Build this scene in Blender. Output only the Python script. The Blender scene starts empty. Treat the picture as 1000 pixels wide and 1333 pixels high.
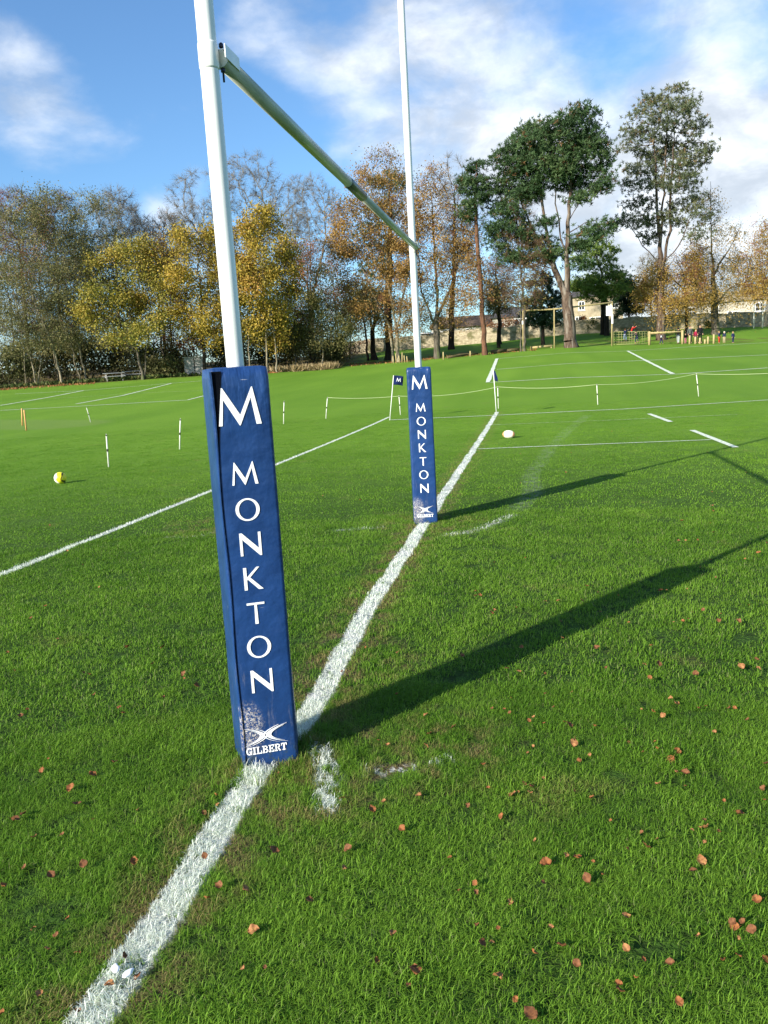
import bpy, bmesh, math, random
import numpy as np
from mathutils import Vector, Matrix, noise as mnoise
random.seed(7); RNG = np.random.default_rng(7)
D = bpy.data; SC = bpy.context.scene; COL = SC.collection

# ------------------------------------------------------------------ camera model (calibrated on the 5.6 m goal)
CAM = np.array([1.24153, -3.29133, 1.73670]); FPX = 1044.864
YAW, PITCH, ROLL = -0.190984, 0.175310, -0.056937
cf = np.array([math.sin(YAW)*math.cos(PITCH), math.cos(YAW)*math.cos(PITCH), -math.sin(PITCH)])
r0 = np.array([math.cos(YAW), -math.sin(YAW), 0.0]); u0 = np.cross(r0, cf)
cr = r0*math.cos(ROLL)+u0*math.sin(ROLL); cu = -r0*math.sin(ROLL)+u0*math.cos(ROLL)
def ray(px, py):
    d = cf*FPX+cr*(px-500)-cu*(py-666.5); return d/np.linalg.norm(d)
def proj(P):
    d = np.asarray(P, float)-CAM; z = d@cf
    return 500+FPX*(d@cr)/z, 666.5-FPX*(d@cu)/z
def horiz(px, py, d):                     # point on the pixel's sight line at horizontal distance d
    r = ray(px, py); return CAM+r*(d/math.hypot(r[0], r[1]))
AZ = [-60, -35.4, -25, -15.5, -10.3, -3.5, 2.3, 10.3, 15, 40]
SL = [.039, .039, .043, .042, .045, .049, .0535, .046, .040, .035]
EX = [.3, .3, .3, .4, .6, .6, .7, 1.0, 1.1, 1.1]
def terrain(x, y):
    x = np.asarray(x, float); y = np.asarray(y, float)
    dx = x-CAM[0]; dy = y-CAM[1]; d = np.hypot(dx, dy); az = np.degrees(np.arctan2(dx, dy))
    fr = np.clip((75-np.abs(az+10))/25, 0, 1)          # only the far side rises
    de = 130-np.logaddexp(0, (130-d)/6)*6
    ramp = ((de-30)+np.sqrt((de-30)**2+64))/2-(-30+np.sqrt(964))/2
    s = np.interp(az, AZ, SL); e = np.interp(az, AZ, EX)
    t = np.clip((d-86)/22, 0, 1); t = t*t*(3-2*t)
    return (ramp*s+e*t)*fr
def T(x, y): return float(terrain(x, y))
def gp(px, py):                           # sight line met with the terrain
    r = ray(px, py); last = 1.0; t = 1.0
    while t < 400:
        p = CAM+r*t
        if p[2] < T(p[0], p[1]):
            a, b = last, t
            for _ in range(24):
                m = (a+b)/2; p = CAM+r*m
                if p[2] < T(p[0], p[1]): b = m
                else: a = m
            p = CAM+r*b; return np.array([p[0], p[1], T(p[0], p[1])])
        last = t; t *= 1.012
    return None
def at(px, d, py=450):                    # standing place at horizontal distance d under pixel column px
    p = horiz(px, py, d); return np.array([p[0], p[1], T(p[0], p[1])])

# ------------------------------------------------------------------ materials
def mat(name, base=(.5, .5, .5), rough=.6, spec=.3, metal=0, coat=0):
    m = D.materials.new(name); m.use_nodes = True; b = m.node_tree.nodes['Principled BSDF']
    b.inputs['Base Color'].default_value = (*base, 1); b.inputs['Roughness'].default_value = rough
    b.inputs['Specular IOR Level'].default_value = spec; b.inputs['Metallic'].default_value = metal
    b.inputs['Coat Weight'].default_value = coat
    return m
class NT:
    def __init__(s, tree): s.t = tree; s.n = tree.nodes; s.l = tree.links
    def new(s, typ, **kw):
        o = s.n.new(typ)
        for k, v in kw.items(): setattr(o, k, v)
        return o
    def put(s, sock, v):
        if isinstance(v, bpy.types.NodeSocket): s.l.new(v, sock)
        else:
            if isinstance(v, (tuple, list)) and len(v) == 3 and sock.type == 'RGBA': v = (*v, 1)
            sock.default_value = v
    def math(s, op, a, b=0, c=0, clamp=False):
        o = s.new('ShaderNodeMath', operation=op); o.use_clamp = clamp
        s.put(o.inputs[0], a); s.put(o.inputs[1], b); s.put(o.inputs[2], c); return o.outputs[0]
    def vmath(s, op, a, b=(0, 0, 0)):
        o = s.new('ShaderNodeVectorMath', operation=op); s.put(o.inputs[0], a); s.put(o.inputs[1], b)
        return o.outputs['Value'] if op in ('DISTANCE', 'LENGTH', 'DOT_PRODUCT') else o.outputs[0]
    def noise(s, vec, scale, detail=3, rough=.5, dim='3D'):
        o = s.new('ShaderNodeTexNoise', noise_dimensions=dim); s.put(o.inputs['Vector'], vec)
        o.inputs['Scale'].default_value = scale; o.inputs['Detail'].default_value = detail; o.inputs['Roughness'].default_value = rough
        return o.outputs['Fac']
    def mr(s, v, a, b, c=0, d=1, smooth=True):
        o = s.new('ShaderNodeMapRange'); o.interpolation_type = 'SMOOTHSTEP' if smooth else 'LINEAR'
        s.put(o.inputs[0], v)
        for i, k in enumerate((a, b, c, d)): s.put(o.inputs[i+1], k)
        return o.outputs[0]
    def mix(s, f, a, b, typ='MIX'):
        o = s.new('ShaderNodeMix', data_type='RGBA', blend_type=typ); s.put(o.inputs[0], f)
        s.put(o.inputs[6], a); s.put(o.inputs[7], b); return o.outputs[2]
    def ramp(s, f, stops, interp='LINEAR'):
        o = s.new('ShaderNodeValToRGB'); s.put(o.inputs[0], f); cr_ = o.color_ramp; cr_.interpolation = interp
        while len(cr_.elements) < len(stops): cr_.elements.new(.5)
        for e, (p, c) in zip(cr_.elements, stops): e.position = p; e.color = (*c, 1)
        return o.outputs[0]
    def bump(s, h, strength=.3, dist=.01):
        o = s.new('ShaderNodeBump'); s.put(o.inputs['Height'], h)
        o.inputs['Strength'].default_value = strength; o.inputs['Distance'].default_value = dist; return o.outputs[0]
def noisy(name, c1, c2, scale, rough=.7, spec=.2, bumpd=.004, stretch=None, c3=None, thr=(.35, .65)):
    m = mat(name, c1, rough, spec); N = NT(m.node_tree); b = N.n['Principled BSDF']
    tc = N.new('ShaderNodeTexCoord').outputs['Object']
    if stretch:
        mp = N.new('ShaderNodeMapping'); mp.inputs['Scale'].default_value = stretch; N.put(mp.inputs['Vector'], tc); tc = mp.outputs[0]
    f = N.noise(tc, scale, 5, .6); c = N.mix(N.mr(f, *thr), c1, c2)
    if c3:
        c = N.mix(N.mr(N.noise(tc, scale*.23, 3), .52, .66), c, c3)
    N.put(b.inputs['Base Color'], c); N.put(b.inputs['Normal'], N.bump(f, .5, bumpd)); return m

def seg_dist(N, x, y, a, b):              # distance to a segment in ground xy, as nodes
    ax, ay = a; bx, by = b; L2 = (bx-ax)**2+(by-ay)**2
    px = N.math('SUBTRACT', x, ax); py = N.math('SUBTRACT', y, ay)
    t = N.math('ADD', N.math('MULTIPLY', px, (bx-ax)/L2), N.math('MULTIPLY', py, (by-ay)/L2))
    t = N.math('MINIMUM', N.math('MAXIMUM', t, 0), 1)
    dx = N.math('SUBTRACT', px, N.math('MULTIPLY', t, bx-ax)); dy = N.math('SUBTRACT', py, N.math('MULTIPLY', t, by-ay))
    return N.math('SQRT', N.math('ADD', N.math('MULTIPLY', dx, dx), N.math('MULTIPLY', dy, dy)))
def dist2(N, x, y, c):
    dx = N.math('SUBTRACT', x, c[0]); dy = N.math('SUBTRACT', y, c[1])
    return N.math('SQRT', N.math('ADD', N.math('MULTIPLY', dx, dx), N.math('MULTIPLY', dy, dy)))

def turf_masks():
    """node group: paint = whitewash on the turf, dry = worn straw patches, var = broad tone changes"""
    g = D.node_groups.new('turf_masks', 'ShaderNodeTree')
    for n in ('paint', 'dry', 'var', 'dist'): g.interface.new_socket(n, in_out='OUTPUT', socket_type='NodeSocketFloat')
    N = NT(g); out = N.new('NodeGroupOutput')
    P = N.new('ShaderNodeNewGeometry').outputs['Position']; sp = N.new('ShaderNodeSeparateXYZ'); N.put(sp.inputs[0], P)
    cb = N.new('ShaderNodeCombineXYZ'); N.put(cb.inputs[0], sp.outputs[0]); N.put(cb.inputs[1], sp.outputs[1]); F = cb.outputs[0]
    wob = N.math('MULTIPLY', N.math('SUBTRACT', N.noise(F, 1.3, 2), .5), .07)
    x = N.math('ADD', sp.outputs[0], wob); y = sp.outputs[1]
    fine = N.noise(F, 26, 4, .7); mid = N.noise(F, 5.5, 3, .6)
    edge = N.math('MULTIPLY', N.math('SUBTRACT', fine, .5), .075)
    def band(d, w, e=edge, soft=.018):
        return N.mr(N.math('SUBTRACT', N.math('ADD', d, e), w), -soft, soft, 1, 0)
    p = None
    main = [((.0, -6), (0, -.3)), ((0, -.3), (.07, .5)), ((.07, .5), (0, 2.2)), ((0, 2.2), (0, 24.1))]
    dm = None
    for a, b in main:
        d = seg_dist(N, x, y, a, b); dm = d if dm is None else N.math('MINIMUM', dm, d)
    line = band(dm, .066)
    # thin, half covered stretches where blades stayed green
    thin = N.mr(N.math('ADD', N.math('MULTIPLY', fine, .5), N.math('MULTIPLY', mid, .5)), .36, .50, .15, 1)
    line = N.math('MULTIPLY', line, thin)
    dl = seg_dist(N, sp.outputs[0], y, (-3.86, -6), (-3.70, 24.2)); line2 = N.math('MULTIPLY', band(dl, .047), .9)
    p = N.math('MAXIMUM', line, line2)
    # old scuffed marking: three loose strokes of an earlier line
    n22 = N.noise(F, 20, 3, .7)
    def scuff(pts, w, lo, hi, k, sc=15):
        dd = None
        for a, b in zip(pts[:-1], pts[1:]):
            d = seg_dist(N, x, y, a, b); dd = d if dd is None else N.math('MINIMUM', dd, d)
        nn = mid if sc < 12 else n22
        return N.math('MULTIPLY', N.math('MULTIPLY', band(dd, w, edge, .05), N.mr(nn, lo, hi)), k)
    for s in (scuff([(.22, .06), (.31, -.12), (.39, -.42)], .045, .42, .56, .9, 22), scuff([(.50, -.10), (.70, -.06), (.84, .04)], .03, .50, .6, .8, 22),
              scuff([(-.95, 5.2), (-.45, 5.32)], .035, .45, .6, .55), scuff([(.35, 4.85), (.62, 5.05), (.95, 5.85)], .07, .42, .62, .7),
              scuff([(-2.9, 5.0), (-2.45, 4.95), (-2.3, 6.6)], .04, .46, .62, .4)):
        p = N.math('MAXIMUM', p, s)
    arc = scuff([(.95, 5.85), (1.2, 7.4), (1.16, 9.1), (1.5, 12.5), (2.0, 16.5), (2.75, 21)], .13, .3, .7, .15, 9)
    p = N.math('MAXIMUM', p, arc)
    N.put(out.inputs['paint'], p)
    # worn straw coloured turf along the goal line and about the posts
    dry = N.math('MULTIPLY', N.mr(dm, .09, .34, 1, 0), N.mr(mid, .40, .58))
    for c, r in (((.15, -.35), .65), ((.1, 1.2), .6), ((.7, .1), .6), ((.1, 5.4), .9), ((-2.6, 5.6), .9)):
        dry = N.math('MAXIMUM', dry, N.math('MULTIPLY', N.mr(dist2(N, x, y, c), r*.3, r, 1, 0), N.mr(mid, .45, .63)))
    dry = N.math('MAXIMUM', dry, N.math('MULTIPLY', N.mr(N.noise(F, 1.1, 4, .6), .60, .75), .6))
    N.put(out.inputs['dry'], dry)
    v = N.math('ADD', N.math('MULTIPLY', N.noise(F, .35, 3), .5), N.math('MULTIPLY', N.noise(F, 2.4, 3), .5))
    N.put(out.inputs['var'], N.mr(v, .32, .68))
    N.put(out.inputs['dist'], dist2(N, sp.outputs[0], y, (float(CAM[0]), float(CAM[1]))))
    return g
TM = turf_masks()
G_LO = (.088, .195, .016); G_HI = (.180, .325, .034); G_DRY = (.26, .22, .085); WHITEWASH = (.80, .82, .80)
def ground_material():
    m = mat('turf', rough=.9, spec=.1); N = NT(m.node_tree); b = N.n['Principled BSDF']
    g = N.new('ShaderNodeGroup'); g.node_tree = TM
    P = N.new('ShaderNodeNewGeometry').outputs['Position']
    n1 = N.noise(P, 14, 6, .75); n2 = N.noise(P, .13, 3, .6); n3 = N.noise(P, 2.2, 4, .7)
    mp = N.new('ShaderNodeMapping'); mp.inputs['Scale'].default_value = (1.0, .12, 1); mp.inputs['Rotation'].default_value = (0, 0, .25)
    N.put(mp.inputs['Vector'], P); mow = N.noise(mp.outputs[0], .5, 2)
    f = N.math('ADD', N.math('MULTIPLY', n1, .45), N.math('ADD', N.math('MULTIPLY', n2, .25), N.math('MULTIPLY', mow, .3)))
    far = N.mix(N.mr(f, .36, .64), (.108, .222, .018), (.160, .292, .028))
    far = N.mix(N.math('MULTIPLY', N.mr(n3, .55, .72), .25), far, (.13, .16, .04))
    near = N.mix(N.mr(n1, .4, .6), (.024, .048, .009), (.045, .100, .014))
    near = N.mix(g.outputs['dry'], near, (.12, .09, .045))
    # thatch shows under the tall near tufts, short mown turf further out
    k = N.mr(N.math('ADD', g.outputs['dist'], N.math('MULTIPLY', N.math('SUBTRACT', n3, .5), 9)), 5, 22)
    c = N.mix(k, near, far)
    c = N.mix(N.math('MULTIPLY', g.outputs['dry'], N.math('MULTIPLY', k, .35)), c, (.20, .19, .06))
    # cricket square: a pale, close cut strip far left
    sp = N.new('ShaderNodeSeparateXYZ'); N.put(sp.inputs[0], P)
    q = seg_dist(N, sp.outputs[0], sp.outputs[1], (-17.5, 26.4), (-34, 31.5))
    c = N.mix(N.math('MULTIPLY', N.mr(N.math('ADD', q, N.math('MULTIPLY', n3, .8)), 1.9, 2.6, 1, 0), .55), c, (.17, .25, .06))
    # leaf litter on the wood's edge and worn earth under the trees
    litter = N.mr(N.math('ADD', g.outputs['dist'], N.math('MULTIPLY', N.noise(P, .6, 4), 9)), 82, 86)
    sx = N.mr(sp.outputs[0], -22, -16, 1, 0)
    lit_c = N.mix(N.mr(N.noise(P, 2.5, 5, .7), .4, .6), (.055, .075, .02), (.17, .10, .045))
    c = N.mix(N.math('MULTIPLY', litter, sx), c, lit_c)
    l2 = N.math('MULTIPLY', N.math('MULTIPLY', N.mr(g.outputs['dist'], 84, 88), N.mr(g.outputs['dist'], 92, 97, 1, 0)), N.mr(N.noise(P, .5, 4), .45, .6))
    c = N.mix(N.math('MULTIPLY', l2, .6), c, (.12, .09, .035))
    c = N.mix(N.math('MULTIPLY', g.outputs['paint'], .9), c, (.62, .64, .60))
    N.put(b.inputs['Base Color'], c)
    N.put(b.inputs['Normal'], N.bump(N.math('ADD', n1, N.noise(P, 45, 3)), .9, .03)); return m
def blade_material():
    m = mat('grass_blade', rough=.55, spec=.12); N = NT(m.node_tree); b = N.n['Principled BSDF']
    g = N.new('ShaderNodeGroup'); g.node_tree = TM
    tint = N.new('ShaderNodeAttribute', attribute_name='tint').outputs['Fac']
    P = N.new('ShaderNodeNewGeometry').outputs['Position']
    v = N.math('ADD', N.math('MULTIPLY', tint, .42), N.math('MULTIPLY', g.outputs['var'], .58))
    c = N.mix(N.mr(v, .1, .9), G_LO, G_HI)
    c = N.mix(N.mr(tint, .93, .95), c, (.20, .25, .085))
    c = N.mix(N.math('MULTIPLY', g.outputs['dry'], N.mr(tint, .25, .45)), c, G_DRY)
    c = N.mix(N.mr(N.math('SUBTRACT', g.outputs['paint'], N.math('MULTIPLY', tint, .38)), .10, .42), c, WHITEWASH)
    N.put(b.inputs['Base Color'], c)
    tr = N.new('ShaderNodeBsdfTranslucent'); N.put(tr.inputs[0], N.mix(1, c, (1.0, 1.15, .7), 'MULTIPLY'))
    ms = N.new('ShaderNodeMixShader'); ms.inputs[0].default_value = .36
    N.l.new(b.outputs[0], ms.inputs[1]); N.l.new(tr.outputs[0], ms.inputs[2]); N.l.new(ms.outputs[0], N.n['Material Output'].inputs[0]); return m
def leaf_material(name, stops, trans=.27, rough=.6):
    m = mat(name, rough=rough, spec=.2); N = NT(m.node_tree); b = N.n['Principled BSDF']
    tint = N.new('ShaderNodeAttribute', attribute_name='tint').outputs['Fac']
    c = N.ramp(tint, stops); N.put(b.inputs['Base Color'], c)
    tr = N.new('ShaderNodeBsdfTranslucent'); N.put(tr.inputs[0], c)
    ms = N.new('ShaderNodeMixShader'); ms.inputs[0].default_value = trans
    N.l.new(b.outputs[0], ms.inputs[1]); N.l.new(tr.outputs[0], ms.inputs[2]); N.l.new(ms.outputs[0], N.n['Material Output'].inputs[0]); return m

M = {}
M['turf'] = ground_material(); M['blade'] = blade_material()
M['bark_grey'] = noisy('bark_grey', (.13, .115, .09), (.06, .05, .038), 3, .9, .1, .03, (3, 3, .6), (.10, .115, .05))
M['bark_pale'] = noisy('bark_pale', (.30, .26, .18), (.15, .125, .085), 3, .9, .1, .02, (3, 3, .6))
M['bark_dark'] = noisy('bark_dark', (.045, .036, .028), (.022, .018, .014), 3, .9, .1, .03, (3, 3, .6))
M['bark_pine'] = noisy('bark_pine', (.13, .09, .065), (.05, .036, .028), 4, .9, .1, .03, (3, 3, .5), (.20, .17, .14))
M['bark_red'] = noisy('bark_red', (.17, .085, .05), (.08, .045, .03), 4, .9, .1, .02, (3, 3, .5))
M['twig_grey'] = mat('twig_grey', (.20, .185, .155), .9, .1); M['twig_brown'] = mat('twig_brown', (.16, .095, .06), .9, .1)
M['twig_olive'] = mat('twig_olive', (.135, .13, .065), .9, .1); M['twig_rust'] = mat('twig_rust', (.22, .10, .06), .9, .1)
LF = {
 'golden': [(0, (.13, .14, .03)), (.35, (.29, .23, .04)), (.7, (.43, .31, .05)), (1, (.36, .19, .05))],
 'maple': [(0, (.10, .13, .03)), (.4, (.23, .22, .04)), (.75, (.38, .29, .05)), (1, (.33, .17, .05))],
 'beech': [(0, (.12, .11, .03)), (.35, (.27, .17, .05)), (.7, (.36, .21, .065)), (1, (.50, .34, .07))],
 'rust': [(0, (.15, .075, .035)), (.5, (.30, .13, .05)), (1, (.42, .20, .06))],
 'olive': [(0, (.06, .075, .025)), (.4, (.13, .13, .045)), (.8, (.22, .19, .065)), (1, (.30, .23, .08))],
 'greygreen': [(0, (.10, .11, .04)), (.5, (.19, .185, .07)), (1, (.29, .25, .10))],
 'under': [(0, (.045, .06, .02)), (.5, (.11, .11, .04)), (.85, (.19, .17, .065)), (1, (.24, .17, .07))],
 'pine': [(0, (.024, .052, .020)), (.5, (.064, .115, .044)), (.9, (.125, .175, .065)), (1, (.19, .11, .05))],
 'pine_blue': [(0, (.05, .068, .036)), (.45, (.115, .14, .072)), (.8, (.19, .185, .09)), (1, (.26, .18, .09))],
 'pine_light': [(0, (.07, .12, .025)), (.5, (.17, .25, .05)), (1, (.28, .34, .08))],
 'fir': [(0, (.012, .03, .020)), (.6, (.03, .065, .040)), (1, (.07, .12, .07))],
 'cypress': [(0, (.006, .016, .008)), (.6, (.014, .034, .014)), (1, (.035, .065, .025))],
 'weeping': [(0, (.16, .12, .03)), (.4, (.30, .20, .045)), (.8, (.40, .26, .06)), (1, (.50, .37, .10))],
 'straw': [(0, (.12, .10, .04)), (.5, (.34, .25, .12)), (1, (.52, .42, .24))],
 'weed': [(0, (.03, .055, .015)), (.5, (.075, .115, .03)), (1, (.19, .18, .06))]}
LM = {k: leaf_material('leaf_'+k, v) for k, v in LF.items()}
M['post_white'] = noisy('white_post_paint', (.82, .83, .81), (.70, .72, .69), 6, .22, .5, .0006, (1, 1, .3))
M['bar_paint'] = noisy('crossbar_paint', (.50, .54, .48), (.38, .42, .36), 9, .33, .5, .0006, (2, .4, 2))
M['bar_sleeve'] = mat('dark_sleeve', (.055, .065, .062), .35, .5)
M['bolt'] = mat('bolt', (.03, .035, .06), .4, .5, .6)
M['letter'] = mat('white_print', (.84, .85, .86), .5, .3)
M['velcro_shade'] = mat('velcro_shade', (.006, .008, .014), .9, .1)  # near-black, stands in for the shade inside the wrap's gap
M['wood_new'] = noisy('pale_timber', (.42, .34, .17), (.30, .24, .11), 5, .8, .1, .004, (2, 2, .4))
M['wood_old'] = noisy('grey_timber', (.36, .35, .33), (.22, .21, .20), 6, .8, .1, .004, (1, 8, 1))
M['table_top'] = noisy('weathered_table_boards', (.52, .54, .55), (.38, .39, .39), 4, .6, .2, .003)
M['log'] = noisy('mossy_log', (.13, .09, .05), (.07, .07, .03), 4, .9, .1, .02)
M['stone'] = noisy('rubble_stone', (.50, .43, .30), (.30, .25, .17), 2.6, .9, .1, .06, (1, 1, 1.8), (.17, .16, .08))
M['house_stone'] = noisy('house_stone', (.42, .36, .25), (.30, .25, .17), 1.6, .9, .1, .03)
M['render_white'] = noisy('pale_render', (.52, .48, .40), (.38, .35, .28), .9, .9, .1, .02)
M['slate'] = noisy('slate_roof', (.085, .08, .08), (.045, .042, .042), 3, .7, .2, .02)
M['tile'] = noisy('brown_tile_roof', (.17, .12, .085), (.10, .07, .05), 3, .8, .1, .02)
M['glass'] = mat('window_glass', (.03, .035, .04), .08, .8)
M['frame_white'] = mat('white_frame', (.78, .78, .76), .5, .3)
M['brick'] = noisy('red_brick', (.24, .085, .05), (.16, .06, .04), 4, .9, .1, .02)
M['rope'] = mat('pale_rope', (.55, .60, .36), .8, .1); M['net_rope'] = mat('net_rope', (.30, .30, .13), .9, .1)
M['stake_white'] = noisy('chipped_white_stake', (.74, .74, .68), (.60, .58, .50), 14, .6, .2, .001)
M['stake_dark'] = mat('stake_band', (.05, .045, .04), .7, .2); M['stump'] = noisy('orange_stump', (.62, .34, .12), (.50, .27, .10), 9, .6, .3, .001)
M['flag_blue'] = noisy('navy_flag_cloth', (.010, .020, .085), (.006, .013, .055), 8, .8, .1, .004)
M['flag_pole'] = mat('flag_pole', (.72, .72, .68), .4, .4)

# ------------------------------------------------------------------ mesh helpers
def mesh_np(name, v, faces, mats, mi=None, tint=None, smooth=False):
    me = D.meshes.new(name); v = np.asarray(v, np.float32).reshape(-1, 3)
    if isinstance(faces, np.ndarray):
        n, k = faces.shape; me.vertices.add(len(v)); me.vertices.foreach_set('co', v.ravel())
        me.loops.add(n*k); me.loops.foreach_set('vertex_index', faces.astype(np.int32).ravel())
        me.polygons.add(n); me.polygons.foreach_set('loop_start', np.arange(0, n*k, k, dtype=np.int32))
        me.update(calc_edges=True)
    else: me.from_pydata([tuple(p) for p in v], [], faces); me.update()
    for m in mats: me.materials.append(m)
    if mi is not None: me.polygons.foreach_set('material_index', np.asarray(mi, np.int32))
    if smooth: me.polygons.foreach_set('use_smooth', np.ones(len(me.polygons), bool))
    if tint is not None:
        a = me.attributes.new('tint', 'FLOAT', 'POINT'); a.data.foreach_set('value', np.asarray(tint, np.float32))
    me.update(); return me
def link(name, me, parent=None, loc=None):
    o = D.objects.new(name, me); COL.objects.link(o)
    if parent is not None: o.parent = parent
    if loc is not None: o.location = loc
    return o
def tag(o, label=None, cat=None, group=None, kind=None):
    for k, v in (('label', label), ('category', cat), ('group', group), ('kind', kind)):
        if v: o[k] = v
    return o
def thing(name, label, cat, loc=(0, 0, 0), rz=0, group=None):
    o = D.objects.new(name, None); COL.objects.link(o); o.location = tuple(float(c) for c in loc); o.rotation_euler = (0, 0, rz)
    o.empty_display_size = .2; return tag(o, label, cat, group)
class MB:
    """collects simple solids into one mesh"""
    def __init__(s): s.bm = bmesh.new()
    def box(s, x0, x1, y0, y1, z0, z1, bev=0, mi=0, mtx=None):
        r = bmesh.ops.create_cube(s.bm, size=1); vs = r['verts']
        for v in vs: v.co = Vector(((x0+x1)/2+v.co.x*(x1-x0), (y0+y1)/2+v.co.y*(y1-y0), (z0+z1)/2+v.co.z*(z1-z0)))
        fs = list({f for v in vs for f in v.link_faces})
        if bev:
            es = list({e for v in vs for e in v.link_edges}); b = bmesh.ops.bevel(s.bm, geom=es, offset=bev, segments=2, affect='EDGES', profile=.6)
            fs = [f for f in b['faces']]; vs = list({v for f in fs for v in f.verts})
            seen = set(vs); stack = list(vs)
            while stack:
                v = stack.pop()
                for e in v.link_edges:
                    w = e.other_vert(v)
                    if w not in seen: seen.add(w); stack.append(w)
            vs = list(seen); fs = list({f for v in vs for f in v.link_faces})
        for f in fs: f.material_index = mi
        if mtx is not None: bmesh.ops.transform(s.bm, matrix=mtx, verts=vs)
        return vs
    def tube(s, pts, rad, seg=10, mi=0, cap=True):
        pts = [Vector(tuple(map(float, p))) for p in pts]
        if not isinstance(rad, (list, tuple)): rad = [rad]*len(pts)
        rings = []; up = Vector((0, 0, 1)); px = None
        for i, p in enumerate(pts):
            t = (pts[min(i+1, len(pts)-1)]-pts[max(i-1, 0)]).normalized()
            if px is None:
                a = Vector((1, 0, 0)) if abs(t.z) > .8 else up
                px = t.cross(a).normalized()
            else: px = (px-t*px.dot(t)).normalized()
            py = t.cross(px)
            rings.append([s.bm.verts.new(p+(px*math.cos(2*math.pi*k/seg)+py*math.sin(2*math.pi*k/seg))*rad[i]) for k in range(seg)])
        for a, b in zip(rings[:-1], rings[1:]):
            for k in range(seg):
                f = s.bm.faces.new((a[k], a[(k+1) % seg], b[(k+1) % seg], b[k])); f.smooth = True; f.material_index = mi
        if cap:
            f = s.bm.faces.new(rings[0][::-1]); f.material_index = mi; f = s.bm.faces.new(rings[-1]); f.material_index = mi
    def prism(s, poly, y0, y1, mi=0):     # polygon in xz, thickness in y
        a = [s.bm.verts.new((p[0], y0, p[1])) for p in poly]; b = [s.bm.verts.new((p[0], y1, p[1])) for p in poly]; n = len(poly)
        for f in [s.bm.faces.new(a), s.bm.faces.new(b[::-1])]+[s.bm.faces.new((a[i], b[i], b[(i+1) % n], a[(i+1) % n])) for i in range(n)]: f.material_index = mi
    def sphere(s, c, r, sub=2, sc=(1, 1, 1), mi=0):
        q = bmesh.ops.create_icosphere(s.bm, subdivisions=sub, radius=r)
        for v in q['verts']: v.co = Vector((v.co.x*sc[0]+c[0], v.co.y*sc[1]+c[1], v.co.z*sc[2]+c[2]))
        for f in {f for v in q['verts'] for f in v.link_faces}: f.smooth = True; f.material_index = mi
        return q['verts']
    def build(s, name, mats, parent=None, mtx=None, fix=True):
        if fix: bmesh.ops.recalc_face_normals(s.bm, faces=s.bm.faces)
        if mtx is not None: bmesh.ops.transform(s.bm, matrix=mtx, verts=s.bm.verts)
        me = D.meshes.new(name); s.bm.to_mesh(me); s.bm.free()
        for m in (mats if isinstance(mats, (list, tuple)) else [mats]): me.materials.append(m)
        return link(name, me, parent)

# ------------------------------------------------------------------ ground
def build_ground():
    radii = np.concatenate([np.arange(.4, 14, .7), np.arange(14, 60, 1.0), np.arange(60, 140, 1.6), np.geomspace(141, 3500, 30)])
    az = np.radians(np.concatenate([np.arange(-60, 40, 1.0), np.arange(40, 300, 6.0)])); n = len(az)
    V = [np.array([[CAM[0], CAM[1], 0.]])]
    for r in radii:
        x = CAM[0]+r*np.sin(az); y = CAM[1]+r*np.cos(az); V.append(np.stack([x, y, terrain(x, y)], 1))
    V = np.concatenate(V); F = []
    for j in range(n): F.append((0, 1+(j+1) % n, 1+j))
    for i in range(len(radii)-1):
        a = 1+i*n; b = a+n
        for j in range(n): F.append((a+j, a+(j+1) % n, b+(j+1) % n, b+j))
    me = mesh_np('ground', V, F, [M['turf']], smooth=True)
    tag(link('ground', me), kind='structure')
build_ground()

PAINT = noisy('line_whitewash', (.72, .75, .68), (.42, .52, .30), 22, .9, .1, .002, None, None, (.42, .62))
PAINT_FAINT = noisy('line_faint', (.52, .60, .40), (.22, .34, .12), 12, .9, .1, .002)
LINES = []
def strip(pix, w, faint=False, lift=.012):
    P = []
    for (a, b) in zip(pix[:-1], pix[1:]):
        A = gp(*a); B = gp(*b); n = max(2, int(np.linalg.norm(B-A)/.8))
        for i in range(n): P.append(A+(B-A)*i/n)
    P.append(gp(*pix[-1])); P = np.array(P); rnd = random.Random(len(LINES))
    t = np.gradient(P[:, :2], axis=0); t /= np.linalg.norm(t, axis=1)[:, None]; nn = np.stack([-t[:, 1], t[:, 0]], 1)
    V = []
    for p, m in zip(P, nn):
        ww = w*(1+rnd.uniform(-.18, .18))
        for s in (-1, 1):
            q = p[:2]+m*s*ww/2; V.append((q[0], q[1], T(q[0], q[1])+lift))
    F = [(2*i, 2*i+1, 2*i+3, 2*i+2) for i in range(len(P)-1)]
    LINES.append((P[:, :2], w))
    me = mesh_np('pitch_marking', V, F, [PAINT_FAINT if faint else PAINT])
    tag(link('pitch_marking', me), kind='structure')
strip([(508, 547), (577, 544), (645, 541), (810, 533), (1000, 521), (1040, 519)], .10)
strip([(622, 585), (770, 579), (926, 573)], .065)
strip([(641, 553.5), (780, 548), (960, 540)], .05, True)
strip([(845, 539), (873, 549.5)], .13); strip([(901, 560.5), (958, 583)], .13); 
strip([(647, 467), (818, 457), (1000, 446)], .17); strip([(647, 481), (894, 467), (1000, 462)], .17)
strip([(638, 498), (886, 487), (1000, 479)], .17); strip([(647, 467), (635, 498)], .26, lift=.02); strip([(817, 457), (876, 487)], .2, lift=.02)
strip([(0, 528), (60, 518), (109, 508.5)], .17); strip([(20, 513), (109, 508.5), (224, 499), (262, 496)], .15)
strip([(0, 534.5), (120, 528), (244, 521)], .15); strip([(244, 521), (290, 509)], .12); strip([(99, 526), (160, 515), (224, 499)], .16)
strip([(70, 519), (180, 512), (270, 508.5)], .08, True)

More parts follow.
